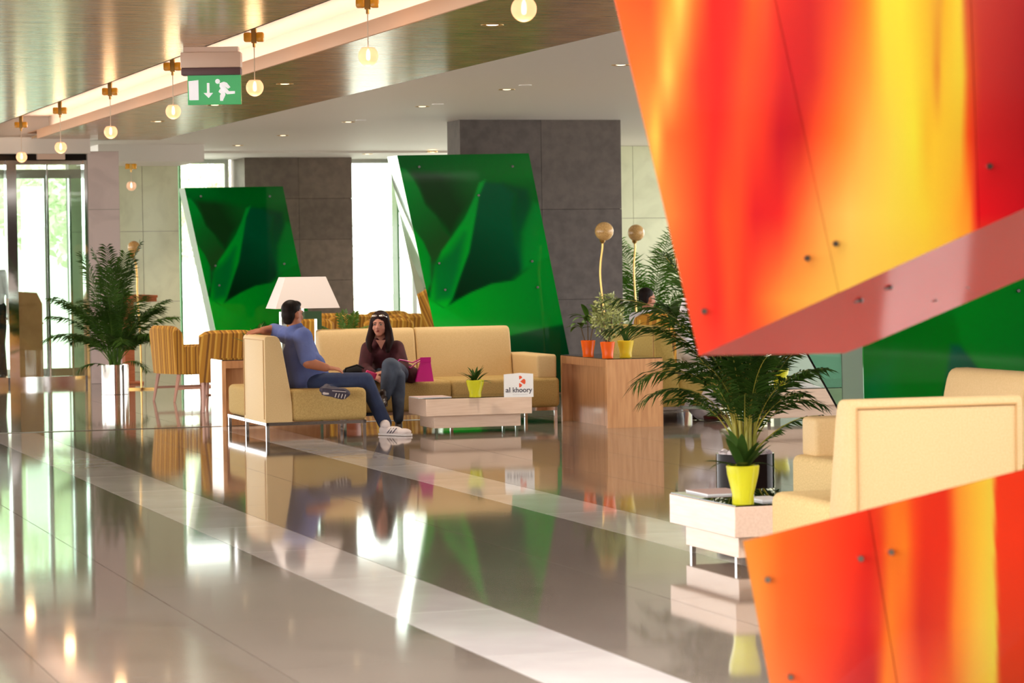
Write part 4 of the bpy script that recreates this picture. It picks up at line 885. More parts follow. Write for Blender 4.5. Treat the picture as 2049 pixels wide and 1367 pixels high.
magazine('white pink striped leaflet on the near table beside the sofa', 1532, 1000, .3105, .12, .2, ROT, 'white_card')
P = G(1606, 775.5, .31); nk = put('napkin', MB().prism([(-.16, -.1, 0), (.16, -.1, 0), (.09, -.1, .02), (.03, -.1, .075), (-.03, -.1, .085), (-.08, -.1, .03)], (0, .2, 0)), 'napkin', None, (P[0], P[1], .311)); tag(nk, 'folded white napkin standing on the far coffee table', 'napkin')
# pink handbag and black bag on the long sofa
P = at(847, 757, 24.85); hb = thing('handbag', 'glossy magenta handbag standing on the long sofa beside the woman', 'handbag', (P[0], P[1], .413), math.radians(12))
put('body', MB().add([(-.075, -.05, 0), (.085, -.05, 0), (.085, .05, 0), (-.075, .05, 0), (-.02, -.018, .19), (.06, -.018, .21), (.06, .018, .21), (-.02, .018, .19)], [(0, 3, 2, 1), (4, 5, 6, 7), (0, 1, 5, 4), (1, 2, 6, 5), (2, 3, 7, 6), (3, 0, 4, 7)]).mesh('body', False), 'magenta', hb)
put('flap', MB().box((-.03, -.03, .17), (.066, -.022, .215)), 'magenta', hb)
for yy in (-.02, .02): put('handle', MB().tube([(.04, yy, .2), (-.02, yy, .205), (-.1, yy - .01, .17), (-.17, yy - .02, .19), (-.22, yy - .03, .2), (-.26, yy - .03, .16)] if yy < 0 else [(.03, yy, .2), (-.05, yy, .17), (-.11, yy, .12), (-.15, yy, .15)], .006, 7), 'magenta', hb)
P = at(716, 757, 24.8); bb = thing('shoulder_bag', 'slouched black cloth bag on the long sofa left of the woman', 'bag', (P[0], P[1], .413), 0)
put('body', MB().ell((0, 0, .07), (.15, .09, .085)).ell((.1, -.02, .06), (.1, .08, .06)), 'black_cloth', bb); put('strap', MB().tube([(-.13, -.03, .06), (-.1, -.08, .13), (0, -.09, .16), (.1, -.09, .11)], .008, 6), 'black_cloth', bb)
# ================================================================ PLANTS
def frond(az, el, L, droop, nl, ll, rnd, z0=0.0, r0=0.0, wd=.011, start=.22, thick=.006):
    az = math.radians(az); out = Vector((math.cos(az), math.sin(az), 0)); side = Vector((-math.sin(az), math.cos(az), 0)); Z = Vector((0, 0, 1))
    p = out * r0 + Z * z0; pts = [p.copy()]; tang = []; e = math.radians(el); N = 14
    for i in range(N):
        t = out * math.cos(e) + Z * math.sin(e); tang.append(t); p = p + t * (L / N); pts.append(p.copy()); e -= math.radians(droop) / N * (0.4 + 1.4 * i / N)
    tang.append(tang[-1]); st = MB().tube(pts, [thick * (1 - .75 * i / N) for i in range(N + 1)], 5); lv = MB()
    for k in range(nl):
        f = start + (1 - start) * k / (nl - 1); x = f * N; i = min(int(x), N - 1); q = pts[i].lerp(pts[i + 1], x - i); t = tang[i]; nrm = t.cross(side)
        l = ll * (.35 + .65 * math.sin(math.pi * (.12 + .8 * (f - start) / (1 - start)))) * rnd.uniform(.85, 1.1)
        for s in (-1, 1):
            d = (t * rnd.uniform(.55, .8) + side * s * .85 - nrm * rnd.uniform(-.15, .2)).normalized(); w = t.normalized() * wd
            m1 = q + d * l * .45; tip = q + d * l - Z * l * rnd.uniform(.12, .4)
            lv.add([q - w * .3, q + w * .3, m1 + w * .9 - Z * l * .03, m1 - w * .9 - Z * l * .03, tip], [(0, 1, 2, 3), (3, 2, 4)])
    return st, lv
def palm(label, loc, potf, fronds, leafm='leaf', stemm='leaf_yellow', seed=1, z0=.3, cat='potted palm', grp=None, canes=6, st0=.25, wd_=.011, sv=.13):
    t = thing('potted_palm', label, cat, loc, 0, grp); rnd = random.Random(seed); potf(t)
    for az, el, L, dr, nl, ll in fronds:
        st, lv = frond(az, el, L, dr, nl, ll, rnd, z0, rnd.uniform(0, .04), start=st0 + rnd.uniform(0, sv), wd=wd_)
        f = put('frond', lv.mesh('frond', False), leafm, t); put('stalk', st, stemm, f)
    for k in range(canes):
        a = k * 2.4; put('cane', MB().tube([(.05 * math.cos(a), .05 * math.sin(a), z0 - .05), (.09 * math.cos(a), .09 * math.sin(a), z0 + .5)], [.012, .007], 6), stemm, t)
    return t
def cylpot(r, h, m, soil='soil', pebbles=0):
    def f(t):
        put('pot', MB().lathe([(r * .97, 0), (r, .004), (r, h), (r - .01, h), (r - .012, h - .05), (.001, h - .05)], 36), m, t)
        put('soil', MB().lathe([(.001, h - .045), (r - .012, h - .045), (r - .012, h - .05)], 20, cap=False), soil, t)
        if pebbles:
            r_ = random.Random(5); mb = MB()
            for i in range(pebbles):
                a = r_.uniform(0, 6.28); q = (r - .025) * math.sqrt(r_.random()); s = r_.uniform(.012, .022); mb.ell((q * math.cos(a), q * math.sin(a), h - .012 + r_.uniform(0, .024)), (s, s * r_.uniform(.7, 1), s * .7), n=8, m=5)
            stuff(put('pebbles', mb, 'pebble', t))
    return f
def ring(n, el, L, dr, nl, ll, rnd, off=0): return [(off + 360 * k / n + rnd.uniform(-14, 14), el + rnd.uniform(-6, 6), L * rnd.uniform(.88, 1.1), dr + rnd.uniform(-12, 12), nl, ll) for k in range(n)]
r = random.Random(11)
P = G(231, 789)
palm('bushy dark palm in a polished steel pot by the glass entrance', (P[0], P[1], 0), cylpot(.155, .34, 'steel'),
     ring(8, 86, 1.35, 24, 44, .25, r) + ring(11, 72, 1.02, 62, 40, .26, r, 20) + ring(12, 58, .85, 90, 34, .25, r, 10) + [(200, 25, .45, 80, 16, .14), (330, 30, .5, 90, 16, .14), (185, 66, 1.0, 70, 36, .26), (10, 66, .95, 70, 36, .26)], 'leaf', 'leaf_mid', 3, .3)
P = G(1492, 1010)
palm('large feathery palm in a dark pot topped with white pebbles, beside the near table', (P[0], P[1], 0), cylpot(.175, .31, 'dark_pot', 'soil', 260),
     ring(9, 85, 1.4, 26, 40, .27, r) + ring(11, 82, .98, 60, 38, .22, r, 15) + ring(9, 79, .8, 72, 32, .2, r, 40) + ring(7, 74, .62, 80, 26, .17, r, 5) + [(178, 80, 1.25, 95, 40, .26), (165, 82, 1.35, 84, 40, .28), (196, 78, 1.0, 120, 34, .24), (8, 72, .62, 100, 22, .2), (352, 50, .5, 50, 18, .16), (185, 74, .85, 120, 30, .2)], 'leaf', 'leaf_yellow', 5, .28, canes=14, st0=.22, wd_=.009, sv=.34)
P = at(1296, 600, 35.2)
palm('bright green palm right of the dark stone pier, behind the seated man', (P[0], P[1], 0), cylpot(.17, .34, 'steel'),
     ring(6, 82, 1.6, 36, 36, .34, r) + ring(8, 66, 1.45, 70, 34, .36, r, 20) + ring(7, 55, 1.1, 80, 30, .32, r, 5), 'leaf_bright', 'leaf_mid', 8, .3)
def blade(L, wmax, az, el, droop, fold=.25, N=9, base=(0, 0, 0), tipw=0.0):
    az = math.radians(az); out = Vector((math.cos(az), math.sin(az), 0)); side = Vector((-math.sin(az), math.cos(az), 0)); Z = Vector((0, 0, 1)); p = Vector(base); e = math.radians(el); rows = []
    for i in range(N + 1):
        f = i / N; t = out * math.cos(e) + Z * math.sin(e); nrm = side.cross(t) * -1; w = wmax * (math.sin(math.pi * min(1, f * .93 + .07)) ** .75) + tipw * (1 - f)
        rows.append((p - side * w + nrm * w * fold, p.copy(), p + side * w + nrm * w * fold)); p = p + t * (L / N); e -= math.radians(droop) / N
    m = MB(); m.v = [tuple(q) for rr in rows for q in rr]
    for i in range(N): m.f += [(i * 3, i * 3 + 1, i * 3 + 4, i * 3 + 3), (i * 3 + 1, i * 3 + 2, i * 3 + 5, i * 3 + 4)]
    return m
def flowerpot(rt, rb, h, m):
    def f(t):
        put('pot', MB().lathe([(rb * .96, 0), (rb, .004), (rb * .98 + .0, h * .25), (rt * .93, h * .75), (rt, h - .004), (rt - .004, h), (rt - .008, h - .003), (rt * .85, h - .035), (.001, h - .035)], 32), m, t)
        put('soil', MB().lathe([(.001, h - .03), (rt * .9 - .002, h - .03), (rt * .85, h - .035)], 16, cap=False), 'soil', t)
    return f
def potted(label, loc, potf, blades, leafm, cat='potted plant', grp=None, h=.15, extra=None):
    t = thing('potted_plant', label, cat, loc, 0, grp); potf(t)
    for b in blades: put('leaf', blade(*b[:5], base=b[5] if len(b) > 5 else (0, 0, h - .03)), leafm, t)
    if extra: extra(t)
    return t
def rosette(n, L, w, rnd, h, el=(25, 75), droop=(20, 70)): return [(L * rnd.uniform(.8, 1.15), w, 360 * k / n + rnd.uniform(-15, 15), rnd.uniform(*el), rnd.uniform(*droop), (0, 0, h - .035)) for k in range(n)]
r = random.Random(21)
P = G(951, 795, .31); potted('small dark leaved plant in a lime yellow pot on the coffee table', (P[0], P[1], .3105), flowerpot(.078, .052, .148, 'yellow_pot'), rosette(26, .17, .013, r, .15, (20, 80), (10, 60)), 'leaf')
P = G(1487, 1009, .31); potted('dark broad leaved plant in a yellow pot on the near table corner', (P[0], P[1], .3105), flowerpot(.080, .053, .186, 'yellow_pot'), rosette(13, .22, .028, r, .186, (30, 80), (10, 50)) + [(.2, .012, 8, 38, 95, (0, 0, .16)), (.2, .012, 200, 42, 90, (0, 0, .16))], 'leaf')
P = G(1561, 772, .31); potted('small dark plant in a lime yellow pot on the far coffee table', (P[0], P[1], .3105), flowerpot(.082, .06, .155, 'yellow_pot'), rosette(14, .22, .02, r, .15, (25, 75), (30, 80)), 'leaf')
ZT = .6075
def stemmed(heads, leafm):
    def f(t):
        for bx, by, hz, n, L, w in heads:
            put('stem', MB().tube([(bx * .2, by * .2, .1), (bx * .7, by * .7, hz * .7), (bx, by, hz)], [.007, .006, .005], 6), 'stem', t)
            for k in range(n): put('leaf', blade(L * r.uniform(.8, 1.15), w, 360 * k / n + r.uniform(-20, 20), r.uniform(5, 60), r.uniform(40, 90), base=(bx, by, hz - .02 + .04 * k / n)), leafm, t)
    return f
P = G(1177, 716, .6); potted('broad leaved plant on thin stems in an orange pot, left end of the oak console', (P[0], P[1], ZT), flowerpot(.066, .05, .148, 'orange_pot'), [], 'leaf_mid', extra=stemmed([(0, 0, .33, 11, .2, .026), (-.06, .03, .27, 6, .17, .024), (.07, 0, .42, 6, .18, .022)], 'leaf_mid'))
def bush(t):
    for k in range(6): a = k * 1.05; put('stem', MB().tube([(0, 0, .1), (.06 * math.cos(a), .06 * math.sin(a), .28), (.12 * math.cos(a), .12 * math.sin(a), .5)], [.006, .004, .002], 5), 'stem', t)
    stuff(put('foliage', leafcloud(950, (.155, .155, .22), .021, 9), 'leaf_pale', t, (0, 0, .37)))
P = G(1216, 719, .6); potted('variegated small leaved bush in an orange pot, middle of the oak console', (P[0], P[1], ZT), flowerpot(.066, .05, .146, 'orange_pot'), [], 'leaf_pale', extra=bush)
P = G(1252, 717, .6); potted('dark strappy plant in a yellow pot, right end of the oak console', (P[0], P[1], ZT), flowerpot(.074, .055, .15, 'gold_pot'), [(.34, .014, 20, 62, 70, (0, 0, .11)), (.32, .014, -30, 70, 60, (0, 0, .11)), (.33, .015, 60, 75, 50, (0, 0, .11)), (.3, .014, 100, 66, 60, (0, 0, .11)), (.3, .014, 0, 40, 60, (0, 0, .11)), (.3, .015, 330, 50, 70, (0, 0, .11)), (.28, .014, 150, 72, 40, (0, 0, .11)), (.3, .014, 40, 55, 80, (0, 0, .11))], 'leaf')
P = at(1340, 650, 27.5)
def tallpot(t): put('pot', MB().lathe([(.12, 0), (.15, .4), (.14, .4), (.13, .35), (.001, .35)], 24), 'dark_pot', t)
potted('broad dark leaved dracaena before the seated man, left of the red panel', (P[0], P[1], 0), tallpot, [], 'leaf_mid', extra=stemmed([(0, 0, .95, 13, .28, .045), (.04, .02, .8, 6, .24, .04)], 'leaf'))
P = at(512, 665, 25.25); potted('red veined spiky plant in a brown pot behind the man\'s arm', (P[0], P[1], ZT), flowerpot(.075, .055, .15, 'terracotta'), rosette(14, .22, .02, r, .15, (20, 82), (0, 40)), 'leaf_mid')
P = at(697, 660, 26.9); fl = palm('small feathery fern standing behind the long sofa back', (P[0], P[1], 0), lambda t: put('pot', MB().lathe([(.1, 0), (.13, .62), (.12, .62), (.11, .56), (.001, .56)], 24), 'terracotta', t), ring(10, 66, .34, 60, 16, .1, r) + ring(5, 84, .4, 20, 16, .1, r), 'leaf_mid', 'leaf_mid', 4, .6, 'potted fern', canes=0)
# ================================================================ PEOPLE
def fuse(name, mb, vox, sm, m, parent, smk=.5):
    me = bpy.data.meshes.new(name); me.from_pydata(mb.v, [], mb.f); o = bpy.data.objects.new(name, me); COL.objects.link(o)
    r_ = o.modifiers.new('r', 'REMESH'); r_.mode = 'VOXEL'; r_.voxel_size = vox
    s_ = o.modifiers.new('s', 'SMOOTH'); s_.iterations = sm; s_.factor = smk
    bpy.context.view_layer.update(); ev = bpy.data.meshes.new_from_object(o.evaluated_get(bpy.context.evaluated_depsgraph_get()))
    o.modifiers.clear(); bpy.data.objects.remove(o); ev.name = name; ev.materials.clear(); ev.polygons.foreach_set('use_smooth', [True] * len(ev.polygons))
    return put(name, ev, m, parent)
class Fig:
    def __init__(s, root): s.o = Vector(root.location); s.root = root
    def J(s, x, y, Y): return Vector(at(x, y, Y)) - s.o
def axes(fwd, tilt=0):
    f = Vector(fwd).normalized(); f.z = tilt; f.normalize(); r_ = f.cross(Vector((0, 0, 1))).normalized(); u = r_.cross(f); return f, r_, u
def RM(f, r_, u): return Matrix(((r_.x, f.x, u.x), (r_.y, f.y, u.y), (r_.z, f.z, u.z)))
def head(mb, c, fwd, k=1.0, tilt=0):
    f, r_, u = axes(fwd, tilt); R = RM(f, r_, u); P = lambda a, b, z: c + (r_ * a + f * b + u * z) * k
    mb.ell(P(0, -.012, .03), (.074 * k, .094 * k, .09 * k), R); mb.ell(P(0, .022, -.03), (.06 * k, .066 * k, .082 * k), R); mb.ell(P(0, .05, -.088), (.03 * k, .03 * k, .024 * k), R)
    mb.capsule(P(0, .086, .008), P(0, .104, -.026), .008 * k, .0125 * k); mb.ell(P(0, .094, -.03), (.017 * k, .012 * k, .009 * k), R)
    mb.capsule(P(-.04, .072, .022), P(.04, .072, .022), .012 * k, .012 * k)
    for s in (-1, 1): mb.ell(P(.036 * s, .062, -.03), (.024 * k, .022 * k, .026 * k), R); mb.ell(P(.074 * s, -.006, -.008), (.011 * k, .022 * k, .032 * k), R)
    mb.ell(P(0, .082, -.058), (.024 * k, .012 * k, .011 * k), R)
    return f, r_, u, R, P
def face(root, P, R, k, lips=True):
    for s in (-1, 1):
        e = put('eye', MB().ell(P(.031 * s, .077, .003), (.0145 * k, .008 * k, .0075 * k), R, 10, 6), 'eye_white', root)
        put('iris', MB().ell(P(.031 * s, .0835, .003), (.0065 * k, .003 * k, .0065 * k), R, 8, 5), 'eye_dark', e)
        put('eyebrow', MB().capsule(P(.016 * s, .087, .021), P(.048 * s, .074, .023), .004 * k, .003 * k, 6, 3), 'hair', root)
    if lips: put('lips', MB().ell(P(0, .091, -.0545), (.019 * k, .006 * k, .0035 * k), R, 10, 6).ell(P(0, .0905, -.0625), (.016 * k, .006 * k, .0042 * k), R, 10, 6), 'lip', root)
def hand(mb, w, d, n, k=1.0, curl=.5, thumb=1):
    """palm and five bent fingers: w wrist, d pointing direction, n back-of-hand normal"""
    d = Vector(d).normalized(); n = (Vector(n) - d * Vector(n).dot(d)).normalized(); s = d.cross(n); R = Matrix(((s.x, d.x, n.x), (s.y, d.y, n.y), (s.z, d.z, n.z)))
    mb.ell(w + d * .045 * k, (.040 * k, .052 * k, .016 * k), R)
    for i, (off, L) in enumerate([(-.030, .062), (-.010, .076), (.010, .080), (.029, .070)]):
        p = w + d * .082 * k + s * off * k; e = 0.25 * curl; 
        for j in range(3):
            t = d * math.cos(e) - n * math.sin(e); q = p + t * L * k * (.45, .32, .23)[j]; mb.capsule(p, q, .0092 * k - .0008 * j, .0085 * k - .0008 * j, 8, 3); p = q; e += .75 * curl
    p = w + d * .025 * k + s * .032 * thumb * k; q = p + (d * .7 + s * thumb * .6 - n * .3).normalized() * .04 * k; mb.capsule(p, q, .012 * k, .0105 * k, 8, 3); mb.capsule(q, q + (d * .95 + s * thumb * .1 - n * .25).normalized() * .03 * k, .0105 * k, .009 * k, 8, 3)
def shoe(root, heel, toe, up, m, solem, k=1.0, name='shoe'):
    f = (toe - heel).normalized(); u = (Vector(up) - f * Vector(up).dot(f)).normalized(); s = f.cross(u); R = Matrix(((f.x, s.x, u.x), (f.y, s.y, u.y), (f.z, s.z, u.z))); L = (toe - heel).length; P = lambda a, b, z: heel + f * a * L + s * b * k + u * z * k
    mb = MB().ell(P(.2, 0, .04), (.06 * k, .036 * k, .045 * k), R).ell(P(.48, 0, .042), (.09 * k, .041 * k, .036 * k), R).ell(P(.78, 0, .032), (.07 * k, .046 * k, .03 * k), R).capsule(P(.2, 0, .05), P(.22, 0, .095), .042 * k, .036 * k)
    sh = fuse(name, mb, .006, 4, m, root)
    so = MB()
    for a, b in [(.06, .03), (.2, .036), (.4, .036), (.6, .044), (.8, .047), (.93, .035), (1.0, .012)]: so.v += [tuple(P(a, -b, 0)), tuple(P(a, b, 0)), tuple(P(a, b, .018)), tuple(P(a, -b, .018))]
    for i in range(6):
        for j in range(4): so.f.append((i * 4 + j, i * 4 + (j + 1) % 4, (i + 1) * 4 + (j + 1) % 4, (i + 1) * 4 + j))
    so.f += [(0, 1, 2, 3), (27, 26, 25, 24)]
    put('sole', so.mesh('sole', False), solem, sh)
    return sh, P, R
# ---------------------------------------------------------------- man in blue
rt = thing('person', 'man in blue tee and jeans seated side-on, back turned, arm over the sofa back', 'person', at(615, 785, 24.0)); fg = Fig(rt); J = fg.J
pel, che = J(617, 768, 24.0), J(600, 693, 24.0); nk = J(592, 657, 24.0); hc = J(586, 629, 24.0)
sL, sR = J(572, 671, 24.14), J(606, 675, 23.86); eR, wR = J(617, 726, 23.72), J(652, 736, 23.76); eL, wL = J(548, 661, 24.36), J(526, 662, 24.2)
hR, kR, aR = J(634, 767, 23.86), J(731, 762, 23.95), J(770, 849, 24.02); hL, kL, aL = J(622, 766, 24.14), J(706, 772, 24.32), J(652, 783, 23.7)
body = MB(); f, r_, u, R, P = head(body, hc, (.69, .72, 0), .97); body.capsule(nk, hc + Vector((0, 0, -.03)), .06, .055)
body.capsule(pel, che, .13, .115).capsule(che, nk, .11, .06)
for a, b, c in ((sR, eR, wR), (sL, eL, wL)): body.capsule(a, b, .06, .05).capsule(b, c, .052, .036)
hand(body, wR, (1, .1, -.12), (0, -.3, 1), 1.0, .5, -1); hand(body, wL, (-1, -.25, -.1), (.1, -.5, .9), .95, .5, 1)
for a, b, c in ((hR, kR, aR), (hL, kL, aL)): body.capsule(a, b, .07, .052).capsule(b, c, .052, .038)
fuse('body', body, .008, 3, 'skin_m', rt)
face(rt, P, R, .97)
hair = MB().ell(P(0, -.024, .048), (.08 * .97, .094 * .97, .082 * .97), R).ell(P(0, -.055, .0), (.07, .055, .075), R).ell(P(0, -.06, -.05), (.055, .035, .04), R).ell(P(.0, .03, .085), (.055, .05, .035), R)
fuse('hair', hair, .007, 2, 'hair', rt)
tee = MB().capsule(pel + Vector((.0, 0, -.02)), pel + Vector((.03, 0, .08)), .155, .15, flat=((0, 1, 0), 1.02)).capsule(J(597, 760, 23.9), J(588, 705, 23.93), .112, .095).capsule(J(630, 768, 23.93), J(622, 735, 23.94), .125, .135).capsule(pel + Vector((.01, 0, .08)), che, .15, .132).capsule(che, che + Vector((-.015, 0, .07)), .135, .115).capsule(sL, sR, .078, .078)
tee.capsule(nk + Vector((.0, 0, -.03)), nk + Vector((0, 0, .0)), .09, .068)
eRh = sR.lerp(eR, .84); tee.capsule(sR, eRh, .086, .074); tee.capsule(sL, eL, .074, .062)
fuse('tee_shirt', tee, .009, 4, 'blue_tee', rt)
jn = MB().capsule(pel + Vector((-.03, 0, -.05)), pel + Vector((.05, 0, -.035)), .14, .14).capsule(hR, kR, .092, .073).capsule(kR, kR.lerp(aR, .5), .074, .066).capsule(kR.lerp(aR, .5), aR + Vector((.0, 0, .01)), .066, .062).capsule(hL, kL, .088, .07).capsule(kL, aL, .068, .05)
fuse('jeans', jn, .009, 4, 'jeans', rt)
h0, t0 = Vector(G(757, 871)) - fg.o, Vector(G(819, 873)) - fg.o
sh, SP, SR = shoe(rt, h0 + Vector((0, 0, .003)), t0 + Vector((.02, 0, .003)), (0, 0, 1), 'shoe_white', 'shoe_pale', 1.0, 'trainer')
for q in (.42, .5, .58): put('stripe', MB().capsule(SP(q - .06, .044, .022), SP(q + .03, .03, .062), .0045, .0045, 6, 3).capsule(SP(q - .06, -.044, .022), SP(q + .03, -.03, .062), .0045, .0045, 6, 3), 'shoe_dark', sh)
put('sock', MB().capsule(SP(.22, 0, .08), aR, .042, .045), 'shoe_white', rt)
h0, t0 = J(641, 783, 23.48), J(697, 791, 23.5)
sh, SP, SR = shoe(rt, h0, t0, (.0, 1, .35), 'shoe_dark', 'shoe_dark', 1.0, 'trainer')
for q in (.55, .66, .77, .88): put('tread', MB().capsule(SP(q, -.032, -.002), SP(q + .02, .0, -.002), .004, .004, 6, 3), 'shoe_pale', sh)
put('tread', MB().capsule(SP(.14, -.014, -.002), SP(.28, -.012, -.002), .012, .009, 8, 3, ((0, 1, .35), .3)).capsule(SP(.42, .02, -.002), SP(.9, .028, -.002), .003, .003, 6, 3), 'shoe_pale', sh)
# ---------------------------------------------------------------- woman in maroon
rt = thing('person', 'woman in maroon shirt and faded jeans, legs crossed, long dark hair', 'person', at(775, 757, 25.05)); fg = Fig(rt); J = fg.J
pel, che, nk, hc = J(776, 748, 25.02), J(765, 706, 25.0), J(762, 680, 24.98), J(760.5, 650, 24.93)
sR, sL = J(737, 698, 24.96), J(794, 696, 24.98); eR, wR = J(729, 738, 24.84), J(747, 753, 24.58); eL, wL = J(806, 736, 24.86), J(776, 744, 24.62)
hL, kL, aL = J(803, 752, 24.95), J(781, 733, 24.46), J(771, 792, 24.38); hR, kR, aR = J(768, 758, 24.95), J(796, 754, 24.52), J(797, 838, 24.36)
body = MB(); f, r_, u, R, P = head(body, hc, (-.22, -.97, 0), .92, .0); body.capsule(nk + Vector((0, 0, -.02)), hc + Vector((0, .01, -.04)), .05, .046)
body.capsule(pel, che, .11, .1).capsule(che, nk, .09, .05).capsule(sR, sL, .045, .045)
for a, b, c in ((sR, eR, wR), (sL, eL, wL)): body.capsule(a, b, .045, .036).capsule(b, c, .037, .026)
hand(body, wR, (.55, -.45, -.25), (-.2, -.5, 1), .9, .7, -1); hand(body, wL, (-.9, -.3, -.1), (0, -.3, 1), .88, .6, 1)
for a, b, c in ((hR, kR, aR), (hL, kL, aL)): body.capsule(a, b, .065, .05).capsule(b, c, .048, .034)
fuse('body', body, .0075, 3, 'skin_w', rt)
face(rt, P, R, .92)
hair = MB().ell(P(0, -.02, .05), (.083, .09, .085), R).ell(P(0, -.045, -.02), (.078, .06, .1), R)
for s in (-1, 1):
    p0, p1, p2, p3 = P(.066 * s, .012, .045), P(.084 * s, .0, -.06), P(.10 * s, .02, -.15), P(.092 * s, .07, -.29 if s > 0 else -.25)
    hair.capsule(p0, p1, .028, .036).capsule(p1, p2, .036, .04).capsule(p2, p3, .04, .022)
hair.capsule(P(0, -.07, -.02), P(0, -.09, -.2), .07, .07)
fuse('hair', hair, .007, 3, 'hair_b', rt)
put('sunglasses', MB().ell(P(-.035, .068, .088), (.026, .012, .014), R).ell(P(.035, .068, .088), (.026, .012, .014), R).capsule(P(-.075, .03, .075), P(-.05, .07, .088), .004, .004, 6, 3).capsule(P(.075, .03, .075), P(.05, .07, .088), .004, .004, 6, 3), 'steel', rt)
sh = MB().capsule(pel + Vector((0, 0, -.03)), pel + Vector((0, 0, .07)), .15, .14, flat=((0, 1, 0), .85)).capsule(pel + Vector((0, 0, .05)), che, .142, .13, flat=((0, 1, 0), .9)).capsule(che, che + Vector((0, 0, .045)), .13, .105).capsule(sR + Vector((.01, 0, 0)), sL - Vector((.01, 0, 0)), .066, .066)
sh.capsule(sR, eR, .068, .06).capsule(eR, eR.lerp(wR, .75), .06, .05).capsule(sL, eL, .068, .062).capsule(eL, eL.lerp(wL, .6), .06, .052).capsule(J(800, 742, 25.0), J(822, 750, 24.9), .1, .08)
sh.capsule(J(752, 682, 24.93), J(750, 692, 24.9), .03, .03).capsule(J(773, 681, 24.93), J(774, 692, 24.9), .03, .03)
fuse('shirt', sh, .009, 4, 'maroon', rt)
put('neckline', MB().prism([J(752, 681, 24.82), J(771, 681, 24.82), J(763, 699, 24.83)], (0, .04, 0)).mesh('neckline', False), 'skin_w', rt)
jn = MB().capsule(pel + Vector((-.04, -.05, -.05)), pel + Vector((.04, -.05, -.05)), .13, .13).capsule(hL, kL, .094, .078).capsule(kL, kL.lerp(aL, .5), .076, .066).capsule(kL.lerp(aL, .5), aL, .062, .05).capsule(hR, kR, .088, .07).capsule(kR, kR.lerp(aR, .45), .068, .062).capsule(kR.lerp(aR, .45), aR, .06, .046)
fuse('jeans', jn, .009, 4, 'jeans_w', rt)
h0 = J(798, 852, 24.42); h0.z = -fg.o.z + .004; t0 = J(797, 858, 24.18); t0.z = h0.z
shoe(rt, h0, t0, (0, 0, 1), 'shoe_brown', 'shoe_brown', .85)
shoe(rt, J(770, 801, 24.42), J(765, 817, 24.2), (-.1, -.4, .8), 'shoe_brown', 'shoe_brown', .9)
P0 = J(742, 750, 24.5); ph = put('phone', MB().rbox((-.05, -.012, -.028), (.05, .012, .028), .008, 2), 'pink', None, P0 + fg.o); ph.rotation_euler = (0, .35, .25); tag(ph, 'hot pink phone in the woman\'s hand', 'phone')
# ---------------------------------------------------------------- man with dark hair, far chair
def seated_back(label, hx, hy, Y, fwd, cloth, k=1.0, legm='white_cloth'):
    rt = thing('person', label, 'person', at(hx, hy + 150, Y)); rt.location[2] = 0; fg = Fig(rt); hc = fg.J(hx, hy, Y); f, r_, u = axes(fwd)
    body = MB(); f, r_, u, R, P = head(body, hc, fwd, k); nk = hc + Vector((0, 0, -.15)); che = nk + Vector((0, 0, -.2)) - f * .02; pel = Vector((hc.x, hc.y, .52)) - f * .06
    body.capsule(nk, hc + Vector((0, 0, -.04)), .058, .054).capsule(pel, che, .12, .12).capsule(che, nk, .11, .05)
    arms = []
    for s in (-1, 1):
        a = nk + r_ * .19 * s + Vector((0, 0, -.06)); b = a + Vector((0, 0, -.26)) + f * .08; c = b + f * .22 + r_ * -.04 * s + Vector((0, 0, -.03)); arms.append((a, b, c)); body.capsule(a, b, .05, .04).capsule(b, c, .04, .028); hand(body, c, f, (0, 0, 1), .95, .6, -s)
    lg = []
    for s in (-1, 1):
        a = pel + r_ * .1 * s; b = a + f * .44 + Vector((0, 0, .02)); c = Vector((b.x, b.y, .09)) + f * .05; lg.append((a, b, c)); body.capsule(a, b, .07, .05).capsule(b, c, .05, .036)
    fuse('body', body, .011, 3, 'skin_m', rt); face(rt, P, R, k)
    fuse('hair', MB().ell(P(0, -.022, .048), (.079 * k, .092 * k, .082 * k), R).ell(P(0, -.055, 0), (.07 * k, .05 * k, .07 * k), R), .009, 2, 'hair', rt)
    sh = MB().capsule(pel, che, .15, .145, flat=(f, .85)).capsule(che, che + Vector((0, 0, .1)), .14, .1).capsule(arms[0][0], arms[1][0], .07, .07).capsule(nk + Vector((0, 0, -.05)), nk, .075, .066)
    for a, b, c in arms: sh.capsule(a, b, .066, .056).capsule(b, b.lerp(c, .8), .056, .045)
    fuse('shirt', sh, .011, 4, cloth, rt)
    tr = MB().capsule(pel - r_ * .05, pel + r_ * .05, .14, .14)
    for a, b, c in lg: tr.capsule(a, b, .09, .075).capsule(b, c, .072, .058)
    fuse('trousers', tr, .011, 4, legm, rt)
    for a, b, c in lg: shoe(rt, Vector((c.x, c.y, .004)) - f * .06, Vector((c.x, c.y, .004)) + f * .19, (0, 0, 1), 'shoe_red', 'shoe_brown')
    return rt
seated_back('dark haired man in white shirt sitting in the far striped chair, head above its back', 1295, 598, 30.2, (.75, .66, 0), 'white_cloth', .98, 'jeans')
